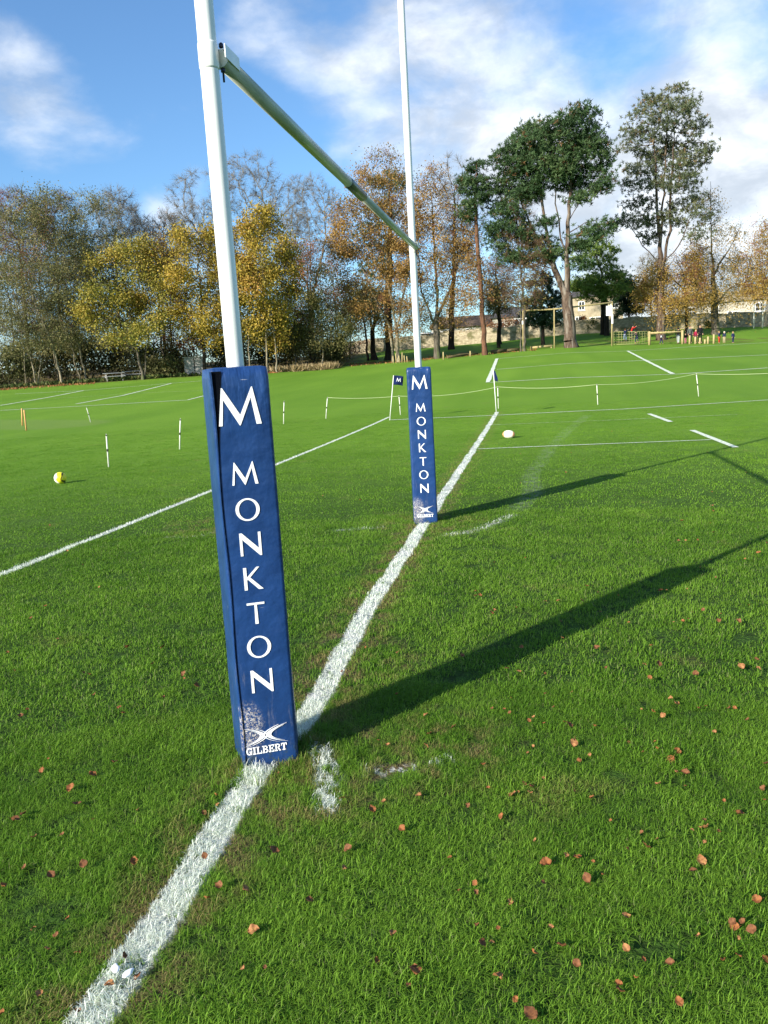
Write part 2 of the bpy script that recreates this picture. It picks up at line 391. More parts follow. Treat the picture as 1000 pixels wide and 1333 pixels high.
# ------------------------------------------------------------------ grass blades (uncountable: one object)
def tuft_mesh(name, nb, rad, h, w, seed, lean=.45):
    g = np.random.default_rng(seed); V = []; F = []; tn = []
    for i in range(nb):
        a = g.uniform(0, 6.283); r = rad*math.sqrt(g.random()); bx, by = r*math.cos(a), r*math.sin(a)
        d = g.uniform(0, 6.283); hh = h*g.uniform(.55, 1.15); ww = w*g.uniform(.7, 1.25); L = lean*g.uniform(.3, 1.9)*hh
        dx, dy = math.cos(d), math.sin(d); sx, sy = -dy*ww/2, dx*ww/2
        tw = g.uniform(-.6, .6); sx, sy = sx*math.cos(tw)-sy*math.sin(tw), sx*math.sin(tw)+sy*math.cos(tw)
        k = len(V); tip = max(.25, 1-abs(L/hh)*.45)*hh; sd_ = g.uniform(-.35, .35)*L
        for t, ww_ in ((0, 1), (.4, .95), (.75, .7)):
            q = t*t; cx_, cy_, cz_ = bx+dx*L*q-dy*sd_*t, by+dy*L*q+dx*sd_*t, tip*(1-(1-t)**1.7)-(.006 if t == 0 else 0)
            V += [(cx_-sx*ww_, cy_-sy*ww_, cz_), (cx_+sx*ww_, cy_+sy*ww_, cz_)]
        V.append((bx+dx*L-dy*sd_, by+dy*L+dx*sd_, tip*(1 if L < hh*.8 else .86)))
        F += [(k, k+1, k+3, k+2), (k+2, k+3, k+5, k+4), (k+4, k+5, k+6)]; tn += [g.random()]*7
    return mesh_np(name, V, F, [M['blade']], tint=tn)
def tuft_collection(name, specs):
    c = D.collections.new(name)
    for i, s in enumerate(specs):
        o = D.objects.new('grass_tuft', tuft_mesh('grass_tuft', *s)); c.objects.link(o)
    return c
def gn_scatter(name, pts, rot, scl, idx, coll, label=None, kind='stuff', cat='grass'):
    me = D.meshes.new(name); me.vertices.add(len(pts)); me.vertices.foreach_set('co', np.asarray(pts, np.float32).ravel())
    for nm, ty, ar in (('rot', 'FLOAT', rot), ('scl', 'FLOAT', scl), ('vi', 'INT', idx)):
        a = me.attributes.new(nm, ty, 'POINT'); a.data.foreach_set('value', np.asarray(ar, np.float32 if ty == 'FLOAT' else np.int32))
    o = link(name, me); tag(o, label, cat, None, kind)
    t = D.node_groups.new(name+'_scatter', 'GeometryNodeTree'); t.is_modifier = True
    t.interface.new_socket('Geometry', in_out='INPUT', socket_type='NodeSocketGeometry'); t.interface.new_socket('Geometry', in_out='OUTPUT', socket_type='NodeSocketGeometry')
    n = t.nodes; gi = n.new('NodeGroupInput'); go = n.new('NodeGroupOutput'); ip = n.new('GeometryNodeInstanceOnPoints'); ci = n.new('GeometryNodeCollectionInfo')
    ci.inputs['Collection'].default_value = coll; ci.inputs['Separate Children'].default_value = True; ci.inputs['Reset Children'].default_value = True
    def attr(nm, ty):
        a = n.new('GeometryNodeInputNamedAttribute'); a.data_type = ty; a.inputs['Name'].default_value = nm; return a.outputs['Attribute']
    cx = n.new('ShaderNodeCombineXYZ'); t.links.new(attr('rot', 'FLOAT'), cx.inputs[2])
    t.links.new(gi.outputs[0], ip.inputs['Points']); t.links.new(ci.outputs[0], ip.inputs['Instance']); ip.inputs['Pick Instance'].default_value = True
    t.links.new(attr('vi', 'INT'), ip.inputs['Instance Index']); t.links.new(cx.outputs[0], ip.inputs['Rotation'])
    t.links.new(attr('scl', 'FLOAT'), ip.inputs['Scale']); t.links.new(ip.outputs[0], go.inputs[0])
    md = o.modifiers.new('scatter', 'NODES'); md.node_group = t; return o
def seen(x, y, mx=130, my=160):
    d = np.stack([x-CAM[0], y-CAM[1], -CAM[2]*np.ones_like(x)], 1); z = d@cf; z = np.where(z < .3, np.nan, z)
    u = 500+FPX*(d@cr)/z; v = 666.5-FPX*(d@cu)/z
    with np.errstate(invalid='ignore'): return (u > -mx) & (u < 1000+mx) & (v < 1333+my)
def wedge(r1, r2, dens):
    az0, az1 = math.radians(-62), math.radians(42)
    if r1 > 4: az0, az1 = math.radians(-42), math.radians(22)
    n = int((r2*r2-r1*r1)*(az1-az0)/2*dens); r = np.sqrt(RNG.uniform(r1*r1, r2*r2, n)); a = RNG.uniform(az0, az1, n)
    x = CAM[0]+r*np.sin(a); y = CAM[1]+r*np.cos(a); k = seen(x, y); x, y = x[k], y[k]
    return x, y
def off_lines(x, y):
    k = np.ones(len(x), bool)
    for P, w in LINES:
        for a, b in zip(P[:-1], P[1:]):
            if min(np.hypot(*(a-CAM[:2])), np.hypot(*(b-CAM[:2]))) > 34: continue
            ab = b-a; t = np.clip(((x-a[0])*ab[0]+(y-a[1])*ab[1])/(ab@ab), 0, 1)
            k &= np.hypot(x-a[0]-t*ab[0], y-a[1]-t*ab[1]) > w/2+.10
    return k
def smooth_noise(x, y, f, s=0):
    return np.array([mnoise.noise(Vector((a*f, b*f, s))) for a, b in zip(x, y)])
def grass():
    X, Y, S, I = [], [], [], []
    near = [(46, .060, .036, .0020, s, .85) for s in range(6)]
    mid = [(38, .10, .031, .0031, 20+s, .75) for s in range(4)]
    far = [(34, .22, .023, .0070, 40+s, .7) for s in range(4)]
    tall = [(30, .05, .085, .0030, 60+s, .6) for s in range(3)]
    pale = [(16, .07, .045, .0030, 70+s, .7) for s in range(2)]
    coll = tuft_collection('turf_tufts', near+mid+far+tall+pale)
    def add(x, y, smin, smax, i0, i1, clump=.25):
        k = (np.abs(x) > .115) | (np.abs(y) > .115); k &= (np.abs(x) > .125) | (np.abs(y-5.6) > .125); x, y = x[k], y[k]
        n = len(x); cl = 1+clump*smooth_noise(x, y, 3.0) if n < 90000 else 1
        X.append(x); Y.append(y); S.append(RNG.uniform(smin, smax, n)*cl); I.append(RNG.integers(i0, i1, n))
    add(*wedge(.9, 4.2, 620), .75, 1.2, 0, 6, .45)
    add(*wedge(4.2, 9.5, 210), .8, 1.2, 6, 10, .35)
    x, y = wedge(9.5, 30, 34); k = off_lines(x, y); fade = 1-.45*np.clip((np.hypot(x-CAM[0], y-CAM[1])-14)/16, 0, 1)
    n0 = len(X); add(x[k], y[k], .8, 1.15, 10, 14, .2); S[-1] = S[-1]*(1-.4*np.clip((np.hypot(X[-1]-CAM[0], Y[-1]-CAM[1])-14)/16, 0, 1))
    # long unmown grass hugging the pads
    for cx, cy, n, s0, s1 in ((0, 0, 230, .3, .95), (0, 5.6, 110, .2, .5)):
        a = RNG.uniform(0, 6.283, n); r = .15+np.abs(RNG.normal(0, .06, n)); add(cx+r*np.cos(a), cy+r*np.sin(a), s0, s1, 14, 17, 0)
    x = RNG.normal(.30, .12, 60); y = RNG.normal(-.05, .16, 60); add(x, y, .4, .8, 14, 17, 0)
    X, Y, S, I = map(np.concatenate, (X, Y, S, I)); Z = terrain(X, Y)
    gn_scatter('grass', np.stack([X, Y, Z], 1), RNG.uniform(0, 6.283, len(X)), S, I, coll, 'short mown green grass covering the rugby pitch')
grass()

# ------------------------------------------------------------------ rugby goal
BX = .036                                             # the crossbar is bolted to the pitch side of the uprights
def rugby_goal():
    g = thing('rugby_goal', 'white steel rugby goal with tall uprights and grey green crossbar', 'rugby posts')
    for y in (0, 5.6):
        m = MB(); m.tube([(0, y, -.05), (0, y, 2.0), (0, y, 4.5), (0, y, 8.2)], [.0375, .0375, .0365, .034], 28); u = m.build('upright', M['post_white'], g)
        c = MB(); c.tube([(0, y, 2.95), (0, y, 2.957), (0, y, 3.043), (0, y, 3.05)], [.0376, .0400, .0400, .0376], 28); c.build('collar', M['post_white'], u)
    m = MB(); m.tube([(BX, .034, 3), (BX, 2.35, 3)], .0325, 24); 
    bar = m.build('crossbar', M['bar_paint'], g)
    m = MB(); m.tube([(BX, 2.65, 3), (BX, 5.566, 3)], .0295, 24)
    for a in (2.0, 3.6, 5.1):                         # weld seams along the thinner half
        q = (BX+.0295*math.cos(a), 0, 3+.0295*math.sin(a)); m.tube([(q[0], 2.66, q[2]), (q[0], 5.55, q[2])], .0028, 6)
    m.build('crossbar_tail', M['bar_paint'], bar)
    m = MB(); m.tube([(BX, 2.33, 3), (BX, 2.335, 3), (BX, 2.815, 3), (BX, 2.82, 3)], [.034, .0362, .0362, .0305], 24); m.build('crossbar_sleeve', M['bar_sleeve'], bar)
    for y, s in ((0, 1), (5.6, -1)):
        m = MB()                                      # open channel holding the bar against the upright
        m.box(BX+.0325, BX+.0365, min(y+.0*s, y+.16*s), max(y+.0*s, y+.16*s), 2.990, 3.040)
        m.box(BX-.02, BX+.0325, min(y+.036*s, y+.16*s), max(y+.036*s, y+.16*s), 3.033, 3.037)
        b = m.build('bracket', M['post_white'] if s > 0 else M['bar_paint'], g)
        m = MB(); m.tube([(BX+.004, y+.045*s, 3.062), (BX+.004, y+.045*s, 2.915)], .0045, 8); m.tube([(BX+.004, y+.045*s, 3.058), (BX+.004, y+.045*s, 3.044)], .0095, 6)
        m.tube([(BX+.004, y+.045*s, 2.966), (BX+.004, y+.045*s, 2.952)], .0095, 6); m.build('bolt', M['bolt'], b)
rugby_goal()

# ------------------------------------------------------------------ lettering
def shapes_mesh(name, polys, mat_, parent, thick=.0016, stagger=.00035):
    """polys: list of (outline, [holes]) in metres (x, z) on a face looking to -Y"""
    verts, faces = [], []
    for i, (out, holes) in enumerate(polys):
        cu_ = D.curves.new('tmp', 'CURVE'); cu_.dimensions = '2D'; cu_.fill_mode = 'BOTH'; cu_.extrude = (thick+stagger*(i % 6))/2
        for pl in [out]+holes:
            s = cu_.splines.new('POLY'); s.points.add(len(pl)-1); s.use_cyclic_u = True
            for p, q in zip(s.points, pl): p.co = (q[0], q[1], 0, 1)
        o = D.objects.new('tmp', cu_); COL.objects.link(o); dg = bpy.context.evaluated_depsgraph_get(); me = bpy.data.meshes.new_from_object(o.evaluated_get(dg))
        k = len(verts); h = (thick+stagger*(i % 6))/2
        verts += [(v.co.x, -(v.co.z+h), v.co.y) for v in me.vertices]; faces += [tuple(k+j for j in f.vertices) for f in me.polygons]
        D.objects.remove(o); D.curves.remove(cu_); D.meshes.remove(me)
    me = D.meshes.new(name); me.from_pydata(verts, [], faces); me.materials.append(mat_); me.update()
    bm = bmesh.new(); bm.from_mesh(me); bmesh.ops.recalc_face_normals(bm, faces=bm.faces); bm.to_mesh(me); bm.free()
    return link(name, me, parent)
def ell(cx, cy, rx, ry, n=40, a0=0, a1=2*math.pi, closed=True):
    m = n if closed else n+1
    return [(cx+rx*math.cos(a0+(a1-a0)*i/n), cy+ry*math.sin(a0+(a1-a0)*i/n)) for i in range(m)]
GL = {
 'M': (1.14, [([(0, 0), (.095, 0), (.160, .69), (.550, -.01), (.572, -.01), (.895, .72), (1.00, 0), (1.14, 0), (.955, 1), (.93, 1), (.585, .27), (.16, 1), (.13, 1)], [])]),
 'O': (1.10, [(ell(.55, .5, .55, .525), [ell(.55, .5, .395, .452)])]),
 'N': (.90, [([(.0, 0), (.11, 0), (.11, .72), (.83, -.03), (.91, -.03), (.91, 1), (.80, 1), (.80, .29), (.11, 1), (0, 1)], [])]),
 'K': (.82, [([(0, 0), (.135, 0), (.135, .44), (.17, .475), (.61, 0), (.82, 0), (.275, .56), (.70, 1), (.575, 1), (.135, .56), (.135, 1), (0, 1)], [])]),
 'T': (.80, [([(.325, 0), (.475, 0), (.455, .905), (.80, .905), (.80, 1), (0, 1), (0, .905), (.345, .905)], [])])}
def place(ch, cx, z0, h):
    w, polys = GL[ch]; ox = cx-w*h/2
    return [([(ox+x*h, z0+y*h) for x, y in o], [[(ox+x*h, z0+y*h) for x, y in hh] for hh in hs]) for o, hs in polys]
def box2(x0, z0, x1, z1): return ([(x0, z0), (x1, z0), (x1, z1), (x0, z1)], [])
def maker_word(cx, z0, h, width):
    """seven slab serif capitals"""
    P = []; t = .24; s = .13; ws = [1.0, .55, .88, .98, .92, 1.02, .95]; tot = sum(ws)+.10*6; k = width/tot; x = cx-width/2
    def R(a, b, c, d): P.append(box2(x+a*k, z0+b*h, x+c*k, z0+d*h))
    def arc(cx_, cy_, rx, ry, tx, ty, a0, a1):
        o = ell(cx_, cy_, rx, ry, 16, a0, a1, False)+ell(cx_, cy_, rx-tx, ry-ty, 16, a1, a0, False); P.append(([(x+p*k, z0+q*h) for p, q in o], []))
    for i, ch in enumerate('GILBERT'):
        w = ws[i]
        if ch == 'G': arc(.5, .5, .5, .52, .26, .15, math.radians(40), math.radians(330)); R(.55, .36, 1.0, .49); R(.72, .02, .94, .44); R(.80, .66, .95, 1.0)
        if ch == 'I': R(.14, 0, .14+t+.03, 1); R(0, 0, w, s); R(0, 1-s, w, 1)
        if ch == 'L': R(.12, 0, .12+t, 1); R(0, 0, w, s); R(0, 1-s, .48, 1); R(w-.14, 0, w, .40)
        if ch == 'B': R(.12, 0, .12+t, 1); R(0, 0, .5, s); R(0, 1-s, .5, 1); arc(.5, .74, .40, .26, .22, .12, -1.57, 1.57); arc(.52, .26, .46, .27, .24, .12, -1.57, 1.57); R(.3, .44, .56, .55)
        if ch == 'E': R(.12, 0, .12+t, 1); R(0, 0, w, s); R(0, 1-s, w, 1); R(.3, .44, .62, .57); R(w-.13, 0, w, .33); R(w-.13, .68, w, 1); R(.56, .34, .68, .67)
        if ch == 'R': R(.12, 0, .12+t, 1); R(0, 0, .48, s); R(0, 1-s, .5, 1); arc(.5, .72, .42, .28, .22, .12, -1.57, 1.57); P.append(([(x+a*k, z0+b*h) for a, b in ((.45, .5), (.70, .5), (.94, s), (1.02, s), (1.02, 0), (.74, 0))], []))
        if ch == 'T': R(w/2-.13, 0, w/2+.13, 1); R(w/2-.28, 0, w/2+.28, s); R(0, 1-s, w, 1); R(0, .66, .14, 1); R(w-.14, .66, w, 1)
        x += (w+.10)*k
    return P
def maker_mark(cx, cz, w, h):
    """two back to back crescents, each of a broad and a thin blade"""
    P = []
    for s in (-1, 1):
        def curve(ax, tx, tz, n=18):              # parabola-like arc with its apex at ax, tips at (tx, +-tz)
            return [(cx+s*(ax+(tx-ax)*abs(u)**1.9)*w/2, cz+tz*u*h/2) for u in [(-1+2*i/n) for i in range(n+1)]]
        P.append((curve(.02, 1.0, 1.0)+curve(.17, 1.0, 1.0)[::-1], []))
        P.append((curve(.19, .86, .83)+curve(.26, .86, .83)[::-1], []))
        P.append((curve(-.10, .62, .94)+curve(-.03, .62, .94)[::-1], []))
    return P

# ------------------------------------------------------------------ post pads
def pad_material(name, scuff_c, scuff_r, amount):
    m = mat(name, (.010, .042, .15), .36, .45); N = NT(m.node_tree); b = N.n['Principled BSDF']
    tc = N.new('ShaderNodeTexCoord').outputs['Object']; sp = N.new('ShaderNodeSeparateXYZ'); N.put(sp.inputs[0], tc)
    n = N.noise(tc, 7, 4); c = N.mix(N.mr(n, .35, .65), (.009, .036, .130), (.012, .047, .165))
    # pale vertical rub marks on the lower half
    mp = N.new('ShaderNodeMapping'); mp.inputs['Scale'].default_value = (26, 26, 3.2); N.put(mp.inputs['Vector'], tc)
    st = N.math('MULTIPLY', N.mr(N.noise(mp.outputs[0], 1, 5, .75), .56, .72), N.mr(sp.outputs[2], .75, .35))
    c = N.mix(N.math('MULTIPLY', st, .34), c, (.30, .30, .34))
    # flaked vinyl
    cb = N.new('ShaderNodeCombineXYZ'); N.put(cb.inputs[0], sp.outputs[0]); N.put(cb.inputs[1], N.math('MULTIPLY', sp.outputs[2], .55))
    dd = N.vmath('DISTANCE', cb.outputs[0], (scuff_c[0], scuff_c[1]*.55, 0))
    fl = N.math('MULTIPLY', N.mr(N.math('ADD', dd, N.math('MULTIPLY', N.noise(tc, 22, 3), .03)), scuff_r*.6, scuff_r+.02, 1, 0), N.mr(N.noise(tc, 95, 5, .8), amount, amount+.035))
    front = N.mr(sp.outputs[1], -.09, -.10, 0, 1, False)
    fl = N.math('MULTIPLY', fl, front)
    c = N.mix(fl, c, N.mix(N.mr(N.noise(tc, 70, 4, .7), .38, .62), (.22, .19, .17), (.62, .58, .54)))
    low = N.math('MULTIPLY', N.mr(sp.outputs[2], .16, .0), N.mr(N.noise(tc, 30, 4), .5, .62)); c = N.mix(N.math('MULTIPLY', low, .7), c, (.04, .055, .03))
    sf = N.new('ShaderNodeMapping'); sf.inputs['Scale'].default_value = (9, 9, 70); sf.inputs['Rotation'].default_value = (0, .35, 0); N.put(sf.inputs['Vector'], tc)
    nick = N.math('MULTIPLY', N.mr(N.noise(sf.outputs[0], 1, 2, .5), .73, .78), N.mr(N.noise(tc, 3, 2), .5, .6)); c = N.mix(N.math('MULTIPLY', nick, .55), c, (.45, .47, .55))
    N.put(b.inputs['Base Color'], c); N.put(b.inputs['Roughness'], N.mix(fl, (.34,)*3, (.8,)*3))
    h = N.math('ADD', N.math('MULTIPLY', N.noise(tc, 9, 3), 1.0), N.math('MULTIPLY', N.noise(tc, 160, 2), .03))
    mp2 = N.new('ShaderNodeMapping'); mp2.inputs['Rotation'].default_value = (0, .8, 0); mp2.inputs['Scale'].default_value = (16, 16, 3); N.put(mp2.inputs['Vector'], tc)
    cr_ = N.math('MULTIPLY', N.noise(mp2.outputs[0], 1, 3), N.mr(sp.outputs[2], 1.35, 1.72, 0, 1.6)); h = N.math('ADD', h, cr_)
    N.put(b.inputs['Normal'], N.bump(h, .55, .02)); return m
def pad(y, W, H, rz, alpha0, alpha1, twist, matname, label, zs, uoff, scuff, flap):
    root = thing('post_pad', label, 'post pad', (0, y, 0), rz)
    m = pad_material(matname, *scuff)
    bm = bmesh.new(); dep = .115; rings = []; NZ = 46; r = .016
    for i in range(NZ+1):
        t = i/NZ; z = H*t; top = min(1, (1-t)*H/.02); a = math.tan(math.radians(alpha1+(alpha0-alpha1)*t)); tw = math.radians(twist*t)
        sh = 1-.035*(1-top)**2; ring = []
        wf = W/2; wb = W/2+2*dep*a
        cs = [(-wf, -dep), (wf, -dep), (wb, dep), (-wb, dep)]
        for k, (cx, cy) in enumerate(cs):
            px_, py_ = cs[k-1]; nx, ny = cs[(k+1) % 4]
            d1 = Vector((px_-cx, py_-cy)).normalized(); d2 = Vector((nx-cx, ny-cy)).normalized(); c = Vector((cx, cy))+(d1+d2)*r
            a1 = math.atan2(*(-d2).yx); a0 = math.atan2(*(-d1).yx)
            # rounded corner: fan between the two outward normals
            n1 = math.atan2(*(Vector((d1.y, -d1.x)) if (Vector((d1.y, -d1.x)).dot(c) > 0) else Vector((-d1.y, d1.x))).yx)
            n2 = math.atan2(*(Vector((d2.y, -d2.x)) if (Vector((d2.y, -d2.x)).dot(c) > 0) else Vector((-d2.y, d2.x))).yx)
            while n2 < n1: n2 += 2*math.pi
            for j in range(5):
                q = n1+(n2-n1)*j/4; ring.append((c.x+r*math.cos(q), c.y+r*math.sin(q)))
        # extra points along the flat sides so that the vinyl can buckle
        dense = []
        for j in range(len(ring)):
            p, q = ring[j], ring[(j+1) % len(ring)]; dense.append(p)
            L = math.dist(p, q)
            if L > .05:
                for s in range(1, 6): dense.append((p[0]+(q[0]-p[0])*s/6, p[1]+(q[1]-p[1])*s/6))
        vs = []
        for (px_, py_) in dense:
            w = mnoise.noise(Vector((px_*7+y, py_*7, z*5)))*.0025+mnoise.noise(Vector((px_*22, py_*22+y, z*14)))*.0012
            side = 1 if abs(py_+dep) > .01 else .25
            sx, sy = px_*sh+math.copysign(w*side, px_), py_*sh+w*side*(1 if py_ > 0 else -1)
            x_, y_ = sx*math.cos(tw)-sy*math.sin(tw), sx*math.sin(tw)+sy*math.cos(tw)
            vs.append(bm.verts.new((x_, y_, z+(.004*mnoise.noise(Vector((px_*9, py_*9, 3+y))) if t > .97 else 0))))
        rings.append(vs)
    n = len(rings[0])
    for a_, b_ in zip(rings[:-1], rings[1:]):
        for k in range(n): f = bm.faces.new((a_[k], a_[(k+1) % n], b_[(k+1) % n], b_[k])); f.smooth = True
    bm.faces.new(rings[0][::-1])
    inner = [bm.verts.new((v.co.x*.8, v.co.y*.8, H+.006)) for v in rings[-1]]
    for k in range(n): f = bm.faces.new((rings[-1][k], rings[-1][(k+1) % n], inner[(k+1) % n], inner[k])); f.smooth = True
    bm.faces.new(inner); bmesh.ops.recalc_face_normals(bm, faces=bm.faces)
    me = D.meshes.new('cover'); bm.to_mesh(me); bm.free(); me.materials.append(m); cover = link('cover', me, root)
    # overlapping edge of the wrap with a near-black velcro strip painted as its shaded gap, just round the left front corner
    xL = -W/2+.004
    if flap:
        f = MB(); pts = []
        for i in range(31):
            t = i/30; z = .02+(H-.03)*t; tw = math.radians(twist*t); open_ = .050*max(0, (t-.80)/.2)**1.3
            x1 = xL+.003+.003*math.sin(z*9); pts.append((x1, -dep-.0015-.2*0, z, open_, tw))
        def rot(x, y_, tw): return x*math.cos(tw)-y_*math.sin(tw), x*math.sin(tw)+y_*math.cos(tw)
        va, vb = [], []
        for x1, y1, z, op, tw in pts:
            a_ = rot(x1-.001, -dep-.002, tw); b_ = rot(x1+.0035+op*.75, -dep-.002, tw)
            va.append(f.bm.verts.new((*a_, z))); vb.append(f.bm.verts.new((*b_, z)))
        for i in range(30): f.bm.faces.new((va[i], vb[i], vb[i+1], va[i+1]))
        g_ = bmesh.ops.solidify(f.bm, geom=f.bm.faces[:], thickness=.0016)
        f.build('velcro_shade_strip', M['velcro_shade'], cover)
        f = MB(); va, vb = [], []
        for x1, y1, z, op, tw in pts:
            a_ = rot(xL-.004, -dep+.012, tw); b_ = rot(x1, -dep-.0045-op*.12, tw)
            va.append(f.bm.verts.new((*a_, z))); vb.append(f.bm.verts.new((*b_, z)))
        for i in range(30): f.bm.faces.new((va[i], vb[i], vb[i+1], va[i+1]))
        bmesh.ops.solidify(f.bm, geom=f.bm.faces[:], thickness=.002); f.build('flap', m, cover)
    # printing, wrapped on the same plane as the front
    def onface(o, zc):
        for v in o.data.vertices:
            tw = math.radians(twist*v.co.z/H); x_, y_ = v.co.x, v.co.y-dep-.0012
            v.co.x = x_*math.cos(tw)-y_*math.sin(tw); v.co.y = x_*math.sin(tw)+y_*math.cos(tw)
    for (ch, z0, h) in zs:
        o = shapes_mesh('letter', place(ch, uoff, z0, h), M['letter'], root); onface(o, z0)
    o = shapes_mesh('maker_mark', maker_mark(uoff-.004, .168, .195, .088), M['letter'], root); onface(o, .2)
    o = shapes_mesh('maker_name', maker_word(uoff-.004, .084, .034, .180), M['letter'], root, .0012, .00025); onface(o, .1)
    return root
_n = (math.sin(math.radians(25)), -math.cos(math.radians(25)))
def zface(py, base=(0, 0), dep=.117):
    lo, hi = 0, 2
    for _ in range(40):
        mid = (lo+hi)/2
        if proj((base[0]+_n[0]*dep, base[1]+_n[1]*dep, mid))[1] > py: lo = mid
        else: hi = mid
    return (lo+hi)/2
ZS = [('M', zface(553), zface(504)-zface(553))]
for ch, a, b in (('M', 601, 630.5), ('O', 649, 677), ('N', 693, 722.5), ('K', 738, 767), ('T', 784, 811.5), ('O', 828, 855), ('N', 871, 900)):
    ZS.append((ch, zface(b), zface(a)-zface(b)))
HN = zface(479)
pad(0, .240, HN, math.radians(24), 4.5, 7.5, 3.0, 'navy_vinyl_near', 'tall navy blue pad round the nearest upright, its wrap gaping at the top left', ZS, -.012, ((-.085, .21), .075, .50), True)
pad(5.6, .262, HN-.04, math.radians(9), 1.0, 2.0, 0, 'navy_vinyl_far', 'navy blue pad round the farther goal upright, vinyl flaked away at its lower left', [(c, z*.975, h*.97) for c, z, h in ZS], .0, ((-.095, .15), .10, .495), False)

# ------------------------------------------------------------------ trees
def dirs(n, up=0, g=RNG):
    v = g.normal(size=(n, 3)); v[:, 2] += up; return v/np.linalg.norm(v, axis=1)[:, None]
def colonize(nodes, par, att, step, kill, iters, rng, trop=(0, 0, .12)):
    P = [np.array(p) for p in nodes]; par = list(par); A = att.copy(); N = np.array(P)
    dd = np.linalg.norm(A[:, None]-N[None], axis=2); near = dd.argmin(1); nd = dd.min(1); trop = np.array(trop)
    for it in range(iters):
        if len(A) == 0: break
        v = A-N[near]; v /= np.linalg.norm(v, axis=1)[:, None]+1e-9
        acc = np.zeros((len(N), 3)); np.add.at(acc, near, v); idx = np.unique(near)
        d = acc[idx]; d /= np.linalg.norm(d, axis=1)[:, None]+1e-9; d = d+trop+rng.normal(0, .16, d.shape); d /= np.linalg.norm(d, axis=1)[:, None]
        new = N[idx]+d*step; k0 = len(N); N = np.concatenate([N, new]); par += idx.tolist()
        D2 = np.linalg.norm(A[:, None]-new[None], axis=2); m = D2.argmin(1); md = D2.min(1); b = md < nd
        near[b] = m[b]+k0; nd[b] = md[b]; keep = nd > kill; A = A[keep]; near = near[keep]; nd = nd[keep]
    return N, np.array(par)
def tube_edges(N, par, R, segs, mainc):
    """tapered prism for each edge, in bulk"""
    V, F = [], []; base = 0
    for s, mask in segs:
        i = np.where(mask & (par >= 0))[0]
        if len(i) == 0: continue
        a = N[par[i]]; b = N[i]; d = b-a; L = np.linalg.norm(d, axis=1)[:, None]+1e-9; d = d/L
        a = a-d*np.minimum(R[i][:, None]*.5, .05)
        x = np.cross(d, np.where(np.abs(d[:, 2:]) > .8, [[1., 0, 0]], [[0, 0, 1.]])); x /= np.linalg.norm(x, axis=1)[:, None]; y = np.cross(d, x)
        th = np.arange(s)*2*np.pi/s; c, sn = np.cos(th), np.sin(th)
        off = x[:, None]*c[None, :, None]+y[:, None]*sn[None, :, None]
        ra = np.where(mainc[par[i]] == i, R[par[i]], np.minimum(R[par[i]], R[i]*1.15+.004))
        va = a[:, None]+off*ra[:, None, None]; vb = b[:, None]+off*R[i][:, None, None]
        n = len(i); V.append(np.concatenate([va, vb], 1).reshape(-1, 3)); k = np.arange(n)[:, None]*2*s+base
        j = np.arange(s); j2 = (j+1) % s
        F.append(np.stack([k+j, k+j2, k+s+j2, k+s+j], 2).reshape(-1, 4)); base += n*2*s
    return np.concatenate(V), np.concatenate(F)
def thin_sticks(A, B, ra, rb):
    d = B-A; L = np.linalg.norm(d, axis=1)[:, None]+1e-9; d = d/L
    x = np.cross(d, np.where(np.abs(d[:, 2:]) > .8, [[1., 0, 0]], [[0, 0, 1.]])); x /= np.linalg.norm(x, axis=1)[:, None]; y = np.cross(d, x)
    th = np.arange(3)*2*np.pi/3; off = x[:, None]*np.cos(th)[None, :, None]+y[:, None]*np.sin(th)[None, :, None]
    n = len(A); V = np.concatenate([A[:, None]+off*ra, B[:, None]+off*rb], 1).reshape(-1, 3); k = np.arange(n)[:, None]*6; j = np.arange(3); j2 = (j+1) % 3
    return V, np.stack([k+j, k+j2, k+3+j2, k+3+j], 2).reshape(-1, 4)
def quads(C, size, rng, flat=0, aspect=.7, direc=None):
    n = len(C); d = dirs(n, 0, rng) if direc is None else direc; nrm = dirs(n, flat, rng)
    x = np.cross(d, nrm); x /= np.linalg.norm(x, axis=1)[:, None]+1e-9; s = (size*rng.uniform(.6, 1.35, n))[:, None]
    a = d*s*.5; b = x*s*.5*aspect
    V = np.stack([C-a, C+b*.9-a*.1, C+a, C-b*.9-a*.1], 1).reshape(-1, 3)
    return V, (np.arange(n)[:, None]*4+np.arange(4)[None])
